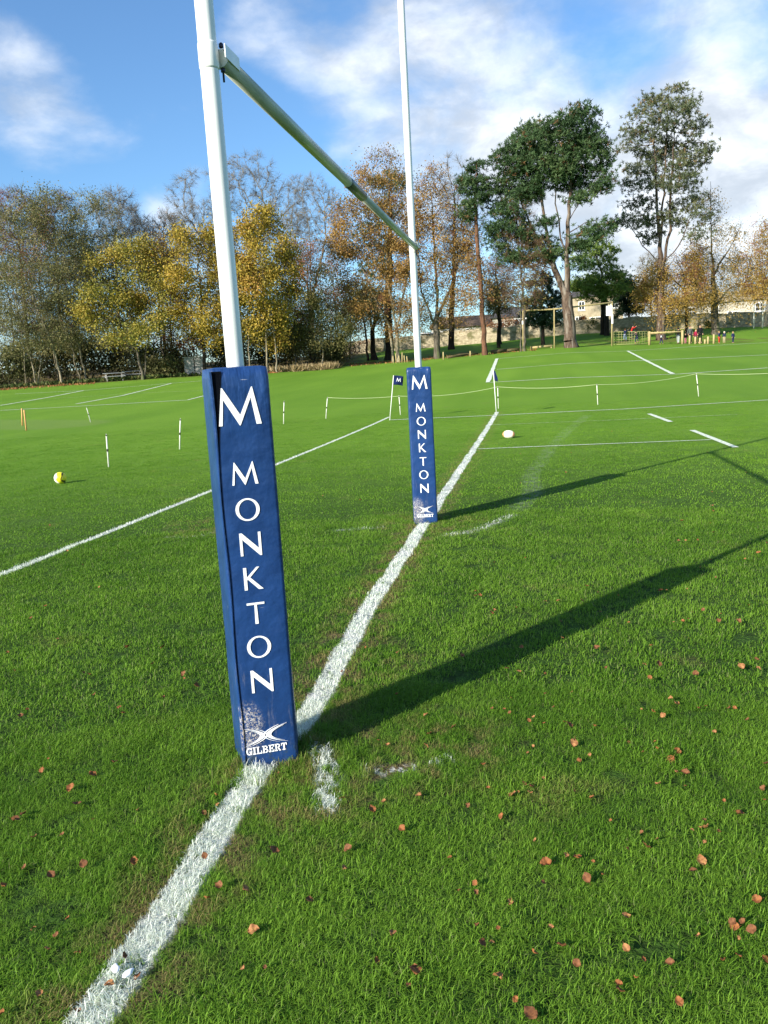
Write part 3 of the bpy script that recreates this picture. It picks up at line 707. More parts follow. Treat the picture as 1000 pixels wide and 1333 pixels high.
def tree(name, label, d, stems, crowns, leaf=None, bark='bark_grey', twig='twig_grey', r0=.25, natt=420, nleaf=3500, lsize=.26, ntwig=5, twigL=.9, seed=0,
         step=.7, depth=.9, trop=(0, 0, .12), droop=0, kind='leaf', group=None, spread=.55, lit=None, flat=0, cat='tree', trunk_z=None, twr=.016):
    rng = np.random.default_rng(seed+100); base = at(stems[0][0][0], d, stems[0][0][1]); root = thing(name, label, cat, base, 0, group)
    az = math.atan2(base[0]-CAM[0], base[1]-CAM[1]); dv = np.array([math.sin(az), math.cos(az), 0]); rv = np.array([math.cos(az), -math.sin(az), 0]); ppm = FPX/d
    def L3(px, py, off=0): return horiz(px, py, d)-base+dv*off
    nodes, par, fix = [], [], {}
    if kind == 'leaf':
        bare = leaf is None or nleaf < 2000
        natt = int(natt*(2.3 if bare else 1.25)); step = .5 if bare else step; ntwig = int(ntwig*(2.4 if bare else 1.4)); twigL *= .85; nleaf = int(nleaf*(1.6 if bare else 2.7)); lsize *= .78; twr = .011 if bare else .013
    else: nleaf = int(nleaf*1.5); lsize *= .84
    for si, st in enumerate(stems):
        pts = [L3(*p) for p in st]
        if si == 0: pts[0] = np.zeros(3)
        elif abs(st[0][1]-stems[0][0][1]) < 12 and len(st[0]) == 2: pts[0][2] = T(*(pts[0][:2]+base[:2]))-base[2]
        prev = -1
        if len(nodes) and not (abs(st[0][1]-stems[0][0][1]) < 12):
            prev = int(np.argmin(np.linalg.norm(np.array(nodes)-pts[0], axis=1)))
        for i, p in enumerate(pts):
            if i == 0:
                if prev < 0: nodes.append(p-np.array([0, 0, .15 if si == 0 else .4])); par.append(-1 if si == 0 else 0); prev = len(nodes)-1
                continue
            a = nodes[prev] if i == 1 else pts[i-1]; n = max(1, int(np.linalg.norm(p-a)/step))
            for k in range(1, n+1):
                w = rng.normal(0, .05, 3); w[2] = 0; nodes.append(a+(p-a)*k/n+w); par.append(prev); prev = len(nodes)-1
    att = []; area = np.array([c[2]*c[3]*(c[4] if len(c) > 4 else 1) for c in crowns], float)
    for c, k in zip(crowns, np.maximum(8, natt*area/area.sum()).astype(int)):
        u = rng.normal(size=(k, 3)); u /= np.linalg.norm(u, axis=1)[:, None]; u *= (rng.uniform(.25, 1, k)**(1/2.2))[:, None]
        ce = L3(c[0], c[1]); rx, rz_ = c[2]/ppm, c[3]/ppm; rd = (min(rx, 4.5) if len(crowns) > 3 else rx)*depth
        off = rng.uniform(-.35, .35)*rd*2 if len(crowns) > 3 else 0
        att.append(ce+rv*(u[:, :1]*rx)+dv*(u[:, 1:2]*rd+off)+np.array([0, 0, 1.])*u[:, 2:]*rz_)
    att = np.concatenate(att); att = att[att[:, 2] > .4]
    if kind == 'leaf':                        # ragged outline: whole pockets of the crown stay empty
        gap = np.array([mnoise.noise(Vector((p[0]*.38+seed*3.1, p[1]*.38, p[2]*.38))) for p in att]); att = att[gap > (-.17 if not droop else -.4)]
    N, P = colonize(nodes, par, att, step, step*1.25, 110, rng, trop)
    n = len(N); ch = np.zeros(n, int); 
    for i in P[P >= 0]: ch[i] += 1
    R = (ch == 0).astype(float)
    for i in range(n-1, -1, -1):
        if P[i] >= 0: R[P[i]] += R[i]
    r0 = r0*.8; pw = math.log(r0/.016)/math.log(max(R[0], 3)); R = .016*np.maximum(R, 1)**pw
    hz = N[:, 2]; R = np.where((hz < .8) & (R > r0*.3), R*(1+.35*np.clip(.8-hz, 0, 1)), R)
    R = R*np.where(R > .05, 1-.42*np.clip(hz/max(hz.max(), 1), 0, 1)**.8, 1); R = np.maximum(R, .012)
    mainc = np.full(n, -1); best = np.zeros(n)
    for i in range(n):
        if P[i] >= 0 and R[i] > best[P[i]]: best[P[i]] = R[i]; mainc[P[i]] = i
    big = R > .07; V, F = tube_edges(N, P, R, [(8, big), (4, (~big) & (R > .03)), (3, R <= .03)], mainc)
    me = mesh_np('trunk', V, F, [M[bark]], smooth=True); link('trunk', me, root)
    ns = len(nodes); term = np.where((ch <= 1) & (np.arange(n) >= ns) & (R < max(.05, r0*.3)) & (N[:, 2] > .8))[0]
    if len(term) < 5: term = np.arange(max(0, n-10), n)
    # twigs
    VV, FF, MI, TT, k0 = [], [], [], [], 0
    outw = N[term]-N[np.maximum(P[term], 0)]; outw /= np.linalg.norm(outw, axis=1)[:, None]+1e-9
    if ntwig:
        rep = np.repeat(np.arange(len(term)), ntwig); A = N[term][rep]; dd = outw[rep]*.8+rng.normal(0, .55, (len(rep), 3)); dd[:, 2] += .12-droop
        dd /= np.linalg.norm(dd, axis=1)[:, None]; B = A+dd*(twigL*rng.uniform(.4, 1.15, len(rep)))[:, None]
        v, f = thin_sticks(A, B, twr, twr*.35); VV.append(v); FF.append(f); MI.append(np.zeros(len(f))); TT.append(np.zeros(len(v))); k0 = len(v)
        M_ = (A+B)/2; dd2 = dd*.6+rng.normal(0, .5, dd.shape); dd2[:, 2] -= droop*.8; dd2 /= np.linalg.norm(dd2, axis=1)[:, None]
        v, f = thin_sticks(M_, M_+dd2*(twigL*rng.uniform(.3, .8, len(rep)))[:, None], twr*.7, twr*.25); VV.append(v); FF.append(f+k0); MI.append(np.zeros(len(f))); TT.append(np.zeros(len(v))); k0 += len(v)
    if leaf:
        ctint = rng.random(len(term)); big_c = np.array([mnoise.noise(Vector((p[0]*.35+seed, p[1]*.35, p[2]*.35))) for p in N[term]])*.9+.5
        if kind == 'leaf':
            wt = rng.gamma(1.3, 1, len(term))*np.clip(.9+1.6*(big_c-.5), .15, 2); w = rng.choice(len(term), nleaf, p=wt/wt.sum()); C = N[term][w]+rng.normal(0, spread, (nleaf, 3))*[1, 1, .8]
            if droop: C[:, 2] -= rng.exponential(droop*.9, nleaf)
            v, f = quads(C, lsize, rng, flat); tn = np.clip(.42*ctint[w]+.38*np.clip(big_c[w], 0, 1)+.35*rng.random(nleaf)-.08, 0, 1); tn = np.repeat(tn, 4)
            if lit is not None:                       # moves every leaf of the tree along its colour ramp
                tn = np.clip(tn+lit, 0, 1)
        else:
            per = 15; m = nleaf//per; w = rng.choice(len(term), m); C = N[term][w]+rng.normal(0, spread, (m, 3))*[1, 1, .5]
            C = np.repeat(C, per, 0); dd = dirs(m*per, .55, rng); ln = lsize*rng.uniform(.7, 1.25, m*per)
            C = C+dd*ln[:, None]*.5; v, f = quads(C, ln*1.15, rng, 0, .20, dd)
            tn = np.repeat(np.clip(.35*ctint[w]+.3*np.clip(big_c[w], 0, 1)+.25*rng.random(m), 0, .93), per)+rng.uniform(-.06, .06, m*per)
            dead = np.repeat(rng.random(m) < .035, per); tn = np.where(dead, 1, tn); tn = np.repeat(np.clip(tn, 0, 1), 4)
        VV.append(v); FF.append(f+k0); MI.append(np.ones(len(f))); TT.append(tn)
    if VV:
        me = mesh_np('crown', np.concatenate(VV), np.concatenate(FF), [M[twig]]+([LM[leaf]] if leaf else []), mi=np.concatenate(MI), tint=np.concatenate(TT)); link('crown', me, root)
    return root
G_WOOD = 'trees along the wood edge'; G_PARK = 'park trees beyond the pitch'
def W(*a, **k): return tree('woodland_tree', *a, group=G_WOOD, **k)
# back row, mostly bare
W('bare reddish twigged tree at the far left edge, behind the olive crown', 104, [[(40, 482), (30, 380), (24, 300)]], [(22, 285, 42, 34), (10, 330, 35, 40)], 'rust', twig='twig_rust', nleaf=1300, lsize=.2, ntwig=9, twigL=1.2, seed=1)
W('bare brown topped tree rising behind the pale olive willow crown', 106, [[(84, 478), (76, 380), (72, 300)]], [(74, 290, 34, 36), (80, 330, 38, 40)], 'olive', twig='twig_brown', nleaf=1100, lsize=.2, ntwig=8, twigL=1.1, seed=2)
W('leafless purple grey tree left of the gap of sky', 98, [[(160, 474), (152, 380), (150, 300)], [(156, 400), (172, 320)]], [(156, 292, 34, 40), (170, 320, 26, 32)], None, twig='twig_grey', ntwig=9, twigL=1.2, seed=3, natt=520)
W('leafless pale ash with a broad domed crown behind the goal upright', 104, [[(316, 468), (308, 380), (300, 310)], [(308, 380), (345, 290)], [(308, 390), (262, 310)]], [(325, 262, 52, 62, 1.2), (262, 285, 48, 52), (235, 300, 26, 40), (375, 280, 30, 48)], None, bark='bark_pale', twig='twig_grey', r0=.45, natt=900, ntwig=6, twigL=1.2, seed=4, depth=.6)
W('leafless pale tree under the crossbar, between the ash and the orange beech', 100, [[(408, 462), (405, 380), (404, 320)], [(406, 390), (425, 310)], [(406, 395), (385, 320)]], [(402, 285, 34, 56, 1.2), (428, 300, 28, 52), (388, 320, 26, 46)], None, bark='bark_pale', twig='twig_grey', r0=.35, natt=780, ntwig=6, twigL=1.1, seed=5, depth=.6)
W('leafless grey tree, lower, behind the two golden maples', 101, [[(215, 474), (212, 400), (210, 340)]], [(208, 330, 28, 44), (228, 310, 26, 36)], 'rust', twig='twig_grey', ntwig=7, nleaf=700, lsize=.2, twigL=1.1, seed=6)
# dim filling trees deeper in the wood
for i_, (px_, lab_, w_, t_) in enumerate(((16, 'dim brown tree deep in the wood behind the leaning stems', 34, 330), (58, 'dim olive tree deep in the wood, second from the left edge', 36, 320), (102, 'dim olive tree deep in the wood behind the grey green willow', 34, 330), (148, 'dim brown tree deep in the wood above the picnic tables', 36, 330),
        (222, 'dim brown tree deep in the wood behind the shed', 34, 330), (300, 'dim brown tree deep in the wood behind the near upright', 40, 320), (372, 'dim olive tree deep in the wood right of the bright maple', 34, 330), (440, 'dim brown tree deep in the wood left of the beech', 34, 340))):
    W(lab_, 96+2*(i_ % 3), [[(px_+4, 478-px_*.05), (px_, 430), (px_-6, 370)], [(px_+14, 478-px_*.05), (px_+18, 420)]], [(px_-4, t_+40, w_, 44), (px_+6, t_+90, w_*1.1, 40)], ('olive', 'rust', 'olive')[i_ % 3], bark='bark_dark', twig='twig_brown', r0=.16, natt=430, nleaf=3000, lsize=.21, ntwig=7, seed=60+i_, lit=-.22)
# left wood
W('pale olive willow with many leaning stems at the left end of the wood', 81, [[(46, 486), (34, 440), (22, 400), (12, 350)], [(46, 486), (54, 430), (40, 380)], [(32, 484), (28, 430), (30, 380)], [(80, 478), (66, 440), (48, 400), (36, 350)]],
  [(30, 330, 42, 72, 1.4), (75, 350, 40, 80, 1.3), (10, 400, 30, 60), (55, 410, 50, 44), (60, 285, 36, 34)], 'greygreen', bark='bark_pale', twig='twig_olive', r0=.17, natt=900, nleaf=9500, lsize=.18, ntwig=9, twigL=1.2, seed=7, spread=.62)
W('grey green willow beside the yellow maple, stems leaning left', 83, [[(102, 476), (88, 430), (78, 390), (84, 330)], [(112, 475), (100, 440), (92, 400), (110, 330)], [(74, 474), (68, 448), (70, 400)]],
  [(122, 310, 34, 56, 1.3), (100, 350, 36, 60), (135, 350, 28, 50), (90, 420, 34, 34)], 'greygreen', bark='bark_pale', twig='twig_olive', r0=.16, natt=800, nleaf=8000, lsize=.18, ntwig=9, twigL=1.1, seed=8, spread=.6)
W('yellow and green maple with a forked pale foot beside the picnic tables', 79, [[(185, 478), (180, 462), (172, 430), (165, 380)], [(185, 478), (192, 450), (196, 400)], [(178, 460), (150, 420)]],
  [(158, 362, 44, 42, 1.3), (134, 402, 32, 34), (172, 420, 46, 32), (198, 385, 24, 52), (178, 335, 24, 24), (150, 435, 30, 20)], 'maple', bark='bark_grey', twig='twig_olive', r0=.20, natt=620, nleaf=9000, lsize=.24, ntwig=3, twigL=.8, seed=9, spread=.55)
W('brownish half bare tree between the yellow maple and the golden one', 84, [[(214, 474), (208, 430), (206, 370)], [(198, 474), (200, 420)]], [(206, 350, 26, 50), (210, 410, 26, 44), (192, 320, 18, 22)], 'beech', twig='twig_brown', r0=.17, nleaf=3300, lsize=.2, ntwig=5, seed=10, lit=-.2)
W('golden tree with a dark trunk beside the grey shed', 79, [[(266, 472), (264, 440), (262, 390), (258, 350)], [(264, 440), (284, 400)], [(264, 430), (240, 380)]],
  [(250, 350, 38, 44, 1.2), (285, 340, 32, 50), (240, 390, 28, 36), (278, 405, 34, 42), (250, 318, 28, 26), (228, 345, 20, 26), (298, 375, 22, 44), (250, 425, 26, 22)], 'golden', bark='bark_dark', twig='twig_brown', r0=.24, natt=640, nleaf=9500, lsize=.25, ntwig=3, seed=11)
W('dense bright yellow maple right of the near upright', 78, [[(325, 468), (322, 430), (326, 380)], [(346, 467), (346, 430), (342, 370)], [(360, 466), (356, 430), (362, 380)]],
  [(346, 318, 36, 44, 1.4), (335, 360, 36, 44), (362, 365, 30, 50), (350, 412, 42, 34), (320, 405, 28, 36), (322, 300, 20, 24), (372, 330, 18, 30), (350, 438, 36, 16)], 'golden', bark='bark_pale', twig='twig_brown', r0=.17, natt=700, nleaf=12500, lsize=.25, ntwig=2, seed=12, lit=.06)
W('dark brown half bare tree right of the bright yellow maple', 88, [[(404, 462), (402, 410), (400, 350)], [(403, 420), (420, 370)]], [(398, 350, 26, 40), (412, 385, 30, 40), (390, 400, 22, 40)], 'rust', bark='bark_dark', twig='twig_brown', r0=.2, nleaf=2600, lsize=.2, ntwig=7, seed=13, lit=-.25)
W('small olive green sapling with a thin pale stem in front of the brown tree', 80, [[(419, 466), (420, 430), (418, 380)]], [(418, 400, 24, 50), (405, 430, 24, 26), (440, 425, 24, 30)], 'olive', bark='bark_pale', twig='twig_olive', r0=.09, natt=300, nleaf=3800, lsize=.2, ntwig=3, seed=14, lit=.1)
W('olive green sapling left of it with leaves hanging nearly to the ground', 82, [[(384, 467), (384, 430), (386, 390)]], [(384, 420, 22, 40), (372, 440, 18, 22)], 'olive', bark='bark_grey', twig='twig_olive', r0=.09, natt=260, nleaf=3000, lsize=.2, ntwig=3, seed=15, lit=.0)
def K(*a, **k): return tree('park_tree', *a, group=G_PARK, **k)
K('tall orange beech with two pale trunks behind the stakes', 83, [[(519, 460), (516, 430), (506, 370), (500, 280)], [(512, 460), (507, 425), (480, 370), (462, 320)], [(516, 430), (530, 360), (535, 280)]],
  [(500, 245, 42, 52, 1.2), (466, 300, 38, 56, 1.1), (520, 300, 36, 60), (478, 365, 44, 46, 1.1), (525, 380, 36, 42), (455, 400, 32, 30), (500, 415, 46, 26), (445, 330, 18, 40)], 'beech', bark='bark_pale', twig='twig_rust', r0=.30, natt=1250, nleaf=14500, lsize=.21, ntwig=6, twigL=.9, seed=16, depth=.6, lit=-.1)
K('dark pine whose green clumps show through the orange beech', 90, [[(506, 447), (505, 400), (508, 300), (508, 240)]], [(500, 232, 26, 12), (520, 240, 20, 10), (500, 268, 30, 14), (488, 300, 28, 14), (505, 320, 24, 12), (480, 350, 20, 10)], 'pine', bark='bark_dark', twig='twig_olive', r0=.6, natt=420, nleaf=9000, lsize=.34, ntwig=2, kind='pine', seed=17, trop=(0, 0, 0), spread=.5)
K('dark double trunked yew left of the pine trunk', 92, [[(486, 446), (484, 420), (476, 390)], [(478, 446), (474, 420), (466, 392)], [(486, 430), (498, 395)]], [(476, 395, 34, 24), (500, 400, 22, 20), (455, 405, 24, 20)], 'olive', bark='bark_dark', twig='twig_olive', r0=.55, natt=350, nleaf=4200, lsize=.24, seed=18, lit=-.12)
K('rusty beech with a stout pale trunk just right of the far upright', 84, [[(569, 450), (568, 425), (570, 390), (566, 330), (562, 260)], [(569, 415), (590, 370), (600, 290)], [(569, 420), (548, 380), (545, 320)]],
  [(560, 262, 30, 46), (590, 300, 34, 56), (555, 335, 38, 50), (602, 365, 36, 42, 1.1), (568, 395, 46, 32, 1.2), (618, 385, 26, 28), (540, 405, 24, 26)], 'beech', bark='bark_grey', twig='twig_rust', r0=.42, natt=1150, nleaf=11500, lsize=.2, ntwig=6, twigL=1.0, seed=19, depth=.6, lit=-.08)
K('leafless grey tree behind the rusty beech, dark trunk by the wall', 99, [[(587, 437), (588, 400), (592, 320), (592, 260)], [(589, 380), (606, 300)]], [(592, 250, 22, 42), (612, 272, 20, 44), (600, 310, 26, 44), (575, 240, 18, 28)], None, bark='bark_dark', twig='twig_grey', r0=.45, natt=600, ntwig=7, twigL=1.1, seed=20)
K('slender scots pine with a long bare reddish trunk and a small dark top', 83, [[(631, 444), (628, 400), (622, 320), (619, 255), (620, 212)]], [(620, 222, 15, 18, 1.3), (630, 240, 14, 11), (610, 243, 13, 9), (617, 262, 18, 9), (637, 258, 10, 7), (606, 282, 12, 5, .5)], 'pine', bark='bark_red', twig='twig_olive', r0=.33, natt=300, nleaf=8600, lsize=.32, ntwig=1, kind='pine', seed=21, trop=(0, 0, 0), spread=.38)
K('thin half bare tree with two narrow stems beside the timber frame', 84, [[(683, 438), (682, 400), (678, 340), (672, 280)], [(677, 438), (679, 400), (684, 340)]], [(672, 300, 26, 44), (660, 340, 24, 40), (690, 345, 22, 40), (676, 385, 26, 24)], 'olive', bark='bark_grey', twig='twig_brown', r0=.17, natt=620, nleaf=1900, lsize=.2, ntwig=5, twigL=1.0, seed=22, lit=.25)
K('dark blue green fir with low sweeping branches behind the timber frame', 93, [[(707, 434), (706, 400), (705, 350), (704, 330)]], [(706, 412, 30, 14, 1.3), (706, 392, 26, 16), (705, 368, 18, 16), (704, 345, 11, 16)], 'fir', bark='bark_dark', twig='twig_olive', r0=.25, natt=420, nleaf=15000, lsize=.34, ntwig=1, kind='pine', seed=23, trop=(0, 0, -.1), spread=.45)
K('olive leaved tree left of the fir, behind the thin half bare one', 95, [[(649, 438), (650, 405), (650, 375)]], [(650, 385, 20, 26), (638, 395, 16, 18), (662, 392, 15, 20)], 'olive', bark='bark_dark', twig='twig_brown', r0=.22, natt=300, nleaf=2600, lsize=.22, seed=24, lit=.15)
K('massive dark green pine with several bare leaning stems and a broad double dome', 84,
  [[(744, 436), (741, 410), (738, 385), (738, 345), (740, 290), (744, 230), (748, 180)], [(738, 390), (722, 350), (712, 310), (706, 260), (698, 200)], [(722, 352), (705, 325), (690, 290), (672, 250)], [(738, 350), (730, 310), (724, 265), (722, 215)], [(741, 290), (756, 262), (775, 235)], [(740, 300), (762, 290), (785, 285)], [(722, 352), (700, 345), (676, 338)]],
  [(697, 176, 25, 20, 1.3), (682, 205, 30, 22, 1.2), (663, 228, 22, 18), (655, 250, 16, 14), (745, 165, 30, 20, 1.4), (765, 182, 26, 18, 1.2), (752, 205, 34, 20, 1.2), (722, 190, 24, 26, 1.2), (715, 225, 30, 20), (785, 195, 10, 12), (745, 235, 26, 14), (778, 243, 16, 11), (762, 262, 16, 8, .7), (690, 250, 24, 14, .8), (658, 275, 20, 9, .7), (778, 290, 18, 7, .5), (672, 300, 22, 6, .4), (795, 240, 8, 7, .5), (712, 290, 16, 6, .3), (655, 305, 22, 8, .7), (690, 312, 26, 8, .6), (668, 338, 26, 8, .6), (768, 318, 20, 7, .5), (712, 335, 20, 7, .4), (760, 340, 16, 5, .3)],
  'pine', bark='bark_pine', twig='twig_brown', r0=.74, natt=1900, nleaf=66000, lsize=.38, ntwig=2, kind='pine', seed=25, depth=.75, trop=(0, 0, .02), spread=.60, step=.8)
K('light green young pine in front of the stone house', 101, [[(790, 408), (788, 385), (784, 355), (776, 335)]], [(768, 318, 20, 12, 1.2), (785, 326, 22, 12, 1.1), (758, 335, 14, 8), (782, 348, 24, 8), (765, 372, 26, 12), (795, 378, 24, 12), (812, 370, 16, 10), (760, 385, 12, 8), (780, 388, 12, 7)], 'pine_light', bark='bark_dark', twig='twig_olive', r0=.36, natt=420, nleaf=15000, lsize=.36, ntwig=1, kind='pine', seed=26, trop=(0, 0, 0), spread=.45)
K('tallest pine, grey green and ragged, with parallel bare stems at the right', 93,
  [[(861, 424), (860, 380), (860, 320), (864, 240), (868, 180), (870, 125)], [(862, 360), (872, 300), (874, 230), (880, 150)], [(861, 330), (855, 270), (853, 200), (852, 150)], [(862, 350), (884, 320), (898, 285)], [(860, 340), (838, 320), (824, 300)]],
  [(878, 122, 17, 14, 1.3), (858, 135, 20, 14, 1.2), (898, 140, 14, 14), (832, 150, 13, 7), (868, 158, 32, 14, 1.2), (842, 178, 26, 10), (818, 166, 9, 6), (900, 170, 18, 9), (915, 163, 8, 4), (865, 195, 34, 11, 1.2), (822, 193, 16, 9), (905, 190, 20, 9), (845, 218, 30, 9), (895, 215, 26, 9), (925, 209, 8, 5), (828, 240, 22, 7), (880, 240, 30, 10), (832, 262, 22, 6), (895, 262, 22, 10, 1.1), (855, 285, 22, 9), (898, 285, 26, 10), (822, 288, 22, 8), (845, 305, 18, 8), (905, 305, 16, 7), (800, 292, 12, 6, .6)],
  'pine_blue', bark='bark_pine', twig='twig_brown', r0=.58, natt=1500, nleaf=34000, lsize=.34, ntwig=2, kind='pine', seed=27, depth=.8, trop=(0, 0, 0), spread=.52, step=.8)
K('orange weeping beech before the wall, crown hanging behind the trim trail', 95.5, [[(894, 418), (893, 395), (890, 360), (880, 335)], [(893, 390), (905, 350)], [(891, 375), (862, 350)]],
  [(872, 356, 32, 22, 1.2), (855, 375, 26, 20, 1.1), (898, 362, 26, 28, 1.2), (880, 390, 36, 14), (905, 325, 18, 20, .25)], 'weeping', bark='bark_dark', twig='twig_rust', r0=.22, natt=650, nleaf=8000, lsize=.19, ntwig=7, twigL=1.3, droop=.9, seed=28, trop=(0, 0, -.05))
K('orange weeping beech with a thick mossy trunk and a bare slender top', 97, [[(932, 416), (930, 390), (928, 350), (926, 290), (925, 236)], [(931, 395), (950, 375), (965, 366)], [(930, 392), (912, 378)], [(929, 360), (948, 325), (962, 300)]],
  [(934, 350, 24, 24, 1.1), (958, 352, 28, 24, 1.2), (912, 345, 22, 26), (940, 382, 32, 12), (928, 270, 12, 32, .15), (950, 300, 24, 20, .15)], 'weeping', bark='bark_grey', twig='twig_olive', r0=.52, natt=760, nleaf=5600, lsize=.19, ntwig=8, twigL=1.3, droop=.8, seed=29, trop=(0, 0, 0))
K('orange brown tree cut by the right edge of the picture', 96, [[(1016, 420), (1010, 380), (1002, 340)], [(1012, 390), (990, 350)]], [(990, 350, 24, 34, 1.2), (1015, 340, 30, 46), (1000, 305, 24, 24, .6), (978, 372, 14, 18)], 'weeping', bark='bark_grey', twig='twig_rust', r0=.4, natt=620, nleaf=5200, lsize=.19, ntwig=8, twigL=1.2, droop=.5, seed=30, lit=-.1)
K('dark green clipped cypress standing behind the wall left of the orange beeches', 112, [[(819, 412), (819, 390), (819, 370)]], [(819, 392, 17, 22, 1.2), (826, 384, 16, 20), (812, 376, 10, 12)], 'cypress', bark='bark_dark', twig='twig_olive', r0=.2, natt=420, nleaf=16000, lsize=.34, ntwig=0, kind='pine', seed=31, spread=.5)
K('small pale leafed garden tree behind the wall, right of the fir', 118, [[(848, 405), (848, 380), (847, 350)]], [(848, 352, 18, 22), (838, 372, 14, 16)], 'olive', bark='bark_grey', twig='twig_grey', r0=.15, natt=260, nleaf=900, lsize=.2, ntwig=5, seed=32, lit=.3)
K('dark trunked park tree by the wall left of the slender pine trunk', 101, [[(650, 436), (650, 418), (648, 380)]], [(646, 365, 18, 26), (655, 345, 16, 22)], 'rust', bark='bark_dark', twig='twig_brown', r0=.34, natt=300, nleaf=1300, lsize=.2, ntwig=5, seed=33)
K('dark trunked garden pine before the stone house, crown above its roof', 103, [[(785, 410), (785, 395), (787, 372)]], [(748, 372, 14, 10), (775, 365, 14, 8), (800, 358, 14, 9)], 'pine_light', bark='bark_dark', twig='twig_olive', r0=.42, natt=200, nleaf=5200, lsize=.34, ntwig=1, kind='pine', seed=34, spread=.5)

# undergrowth: separate bushes along the wood
def bush(label, px, d, wpx, hpx, leaf, seed, n=2600, group='bushes in the undergrowth', lit=0, lsize=.24):
    rng = np.random.default_rng(seed+500); base = at(px, d, 470); ppm = FPX/d; rx, h = wpx/ppm/2, hpx/ppm
    root = thing('bush', label, 'bush', base, 0, group)
    k = max(6, n//150); C0 = rng.normal(0, .4, (k, 3))*[rx, rx*.7, 0]; C0[:, 2] = rng.uniform(.15, .85, k)*h*(1-.35*(np.abs(C0[:, 0])/rx)**2)
    A = np.zeros((k, 3)); A[:, :2] = C0[:, :2]*.4; V, F = thin_sticks(A, C0, .035, .012); link('stem', mesh_np('stem', V, F, [M['bark_grey']]), root)
    w = rng.choice(k, n); P = C0[w]+rng.normal(0, .55, (n, 3))*[1, 1, .7]*min(1, rx/1.5); P[:, 2] = np.abs(P[:, 2])+.03
    v, f = quads(P, lsize, rng, .2); tn = np.repeat(np.clip(rng.random(k)[w]*.5+rng.random(n)*.45+lit, 0, 1), 4)
    link('foliage', mesh_np('foliage', v, f, [LM[leaf]], tint=tn), root)
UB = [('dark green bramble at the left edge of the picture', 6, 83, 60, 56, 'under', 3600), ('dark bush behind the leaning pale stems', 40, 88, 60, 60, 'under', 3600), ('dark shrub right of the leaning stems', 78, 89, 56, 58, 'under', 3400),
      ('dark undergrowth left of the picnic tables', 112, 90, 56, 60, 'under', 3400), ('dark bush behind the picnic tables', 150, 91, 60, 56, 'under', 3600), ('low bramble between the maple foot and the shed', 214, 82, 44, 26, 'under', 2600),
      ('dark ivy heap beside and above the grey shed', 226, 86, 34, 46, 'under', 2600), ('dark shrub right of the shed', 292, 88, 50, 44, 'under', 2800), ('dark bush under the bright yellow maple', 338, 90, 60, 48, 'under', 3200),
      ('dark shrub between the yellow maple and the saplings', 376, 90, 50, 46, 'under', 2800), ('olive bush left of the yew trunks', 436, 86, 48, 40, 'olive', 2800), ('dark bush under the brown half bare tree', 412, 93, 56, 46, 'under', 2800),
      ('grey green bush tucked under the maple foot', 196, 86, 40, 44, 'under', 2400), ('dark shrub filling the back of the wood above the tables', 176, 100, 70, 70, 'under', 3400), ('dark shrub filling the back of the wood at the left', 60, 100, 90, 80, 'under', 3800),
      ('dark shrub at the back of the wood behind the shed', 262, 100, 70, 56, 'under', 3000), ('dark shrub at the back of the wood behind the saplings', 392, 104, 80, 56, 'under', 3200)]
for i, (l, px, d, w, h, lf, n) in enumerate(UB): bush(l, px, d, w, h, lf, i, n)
G2 = 'garden shrubs by the wall'
bush('small round green bush at the foot of the wall behind the adults', 921, 106.4, 9, 8, 'weed', 40, 700, G2, .1, .16)
bush('red brown climber on the stone house', 760, 117, 12, 20, 'rust', 41, 900, G2, -.1, .2); bush('green shrub below the stone house window', 770, 108.2, 13, 20, 'weed', 42, 900, G2, .1, .2)
bush('dark green ivy shrub on the wall right of the timber frame', 803, 108.8, 12, 26, 'weed', 43, 1400, G2, -.05, .2); bush('brown shrub above the wall left of the house', 668, 112, 36, 30, 'rust', 44, 1500, G2, -.25, .2)
bush('straggling bare shrub above the wall beside the slender pine', 612, 112, 40, 26, 'olive', 45, 900, G2, .0, .2); bush('brown hedge plant above the wall right of the slender pine', 643, 113, 26, 26, 'rust', 46, 1200, G2, -.2, .2)
bush('dark hedge plant above the wall at the far right', 1000, 113, 30, 20, 'rust', 47, 1000, G2, -.1, .2); bush('grey bush against the wall left of the thick mossy trunk', 903, 116, 16, 14, 'olive', 48, 600, G2, .1, .2)

# rough growth along the wood edge and dry tall grass
def rough_strip(name, label, cat, spans, leaf, n, h, w, seed):
    rng = np.random.default_rng(seed); C = []; 
    for (px0, px1, d0, d1) in spans:
        m = n//len(spans)
        for _ in range(m):
            px = rng.uniform(px0, px1); d = rng.uniform(d0, d1); C.append(at(px, d, 470))
    C = np.array(C); k = len(C); dd = dirs(k, 1.4, rng); ln = h*rng.uniform(.5, 1.2, k); Cc = C+dd*ln[:, None]*.5
    v, f = quads(Cc, ln, rng, 0, w, dd); tn = np.repeat(rng.random(k), 4)
    tag(link(name, mesh_np(name, v, f, [LM[leaf]], tint=tn)), label, cat, None, 'stuff')
rough_strip('tall_dry_grass', 'straw coloured tall dry grass along the foot of the wood', 'grass', [(352, 440, 78.5, 81), (380, 436, 77.8, 79.5)], 'straw', 5200, .65, .12, 1)
rough_strip('rough_weeds', 'low green weeds and ivy on the ragged wood edge', 'weeds', [(-30, 160, 80.5, 84), (150, 262, 80, 83), (290, 440, 80, 84)], 'weed', 9000, .38, .55, 2)
rough_strip('leaf_litter', 'fallen brown leaves drifted below the park trees', 'leaves', [(455, 560, 81, 88), (555, 700, 83, 90), (-30, 120, 76.5, 80), (300, 360, 77, 79)], 'rust', 3200, .14, .8, 3)

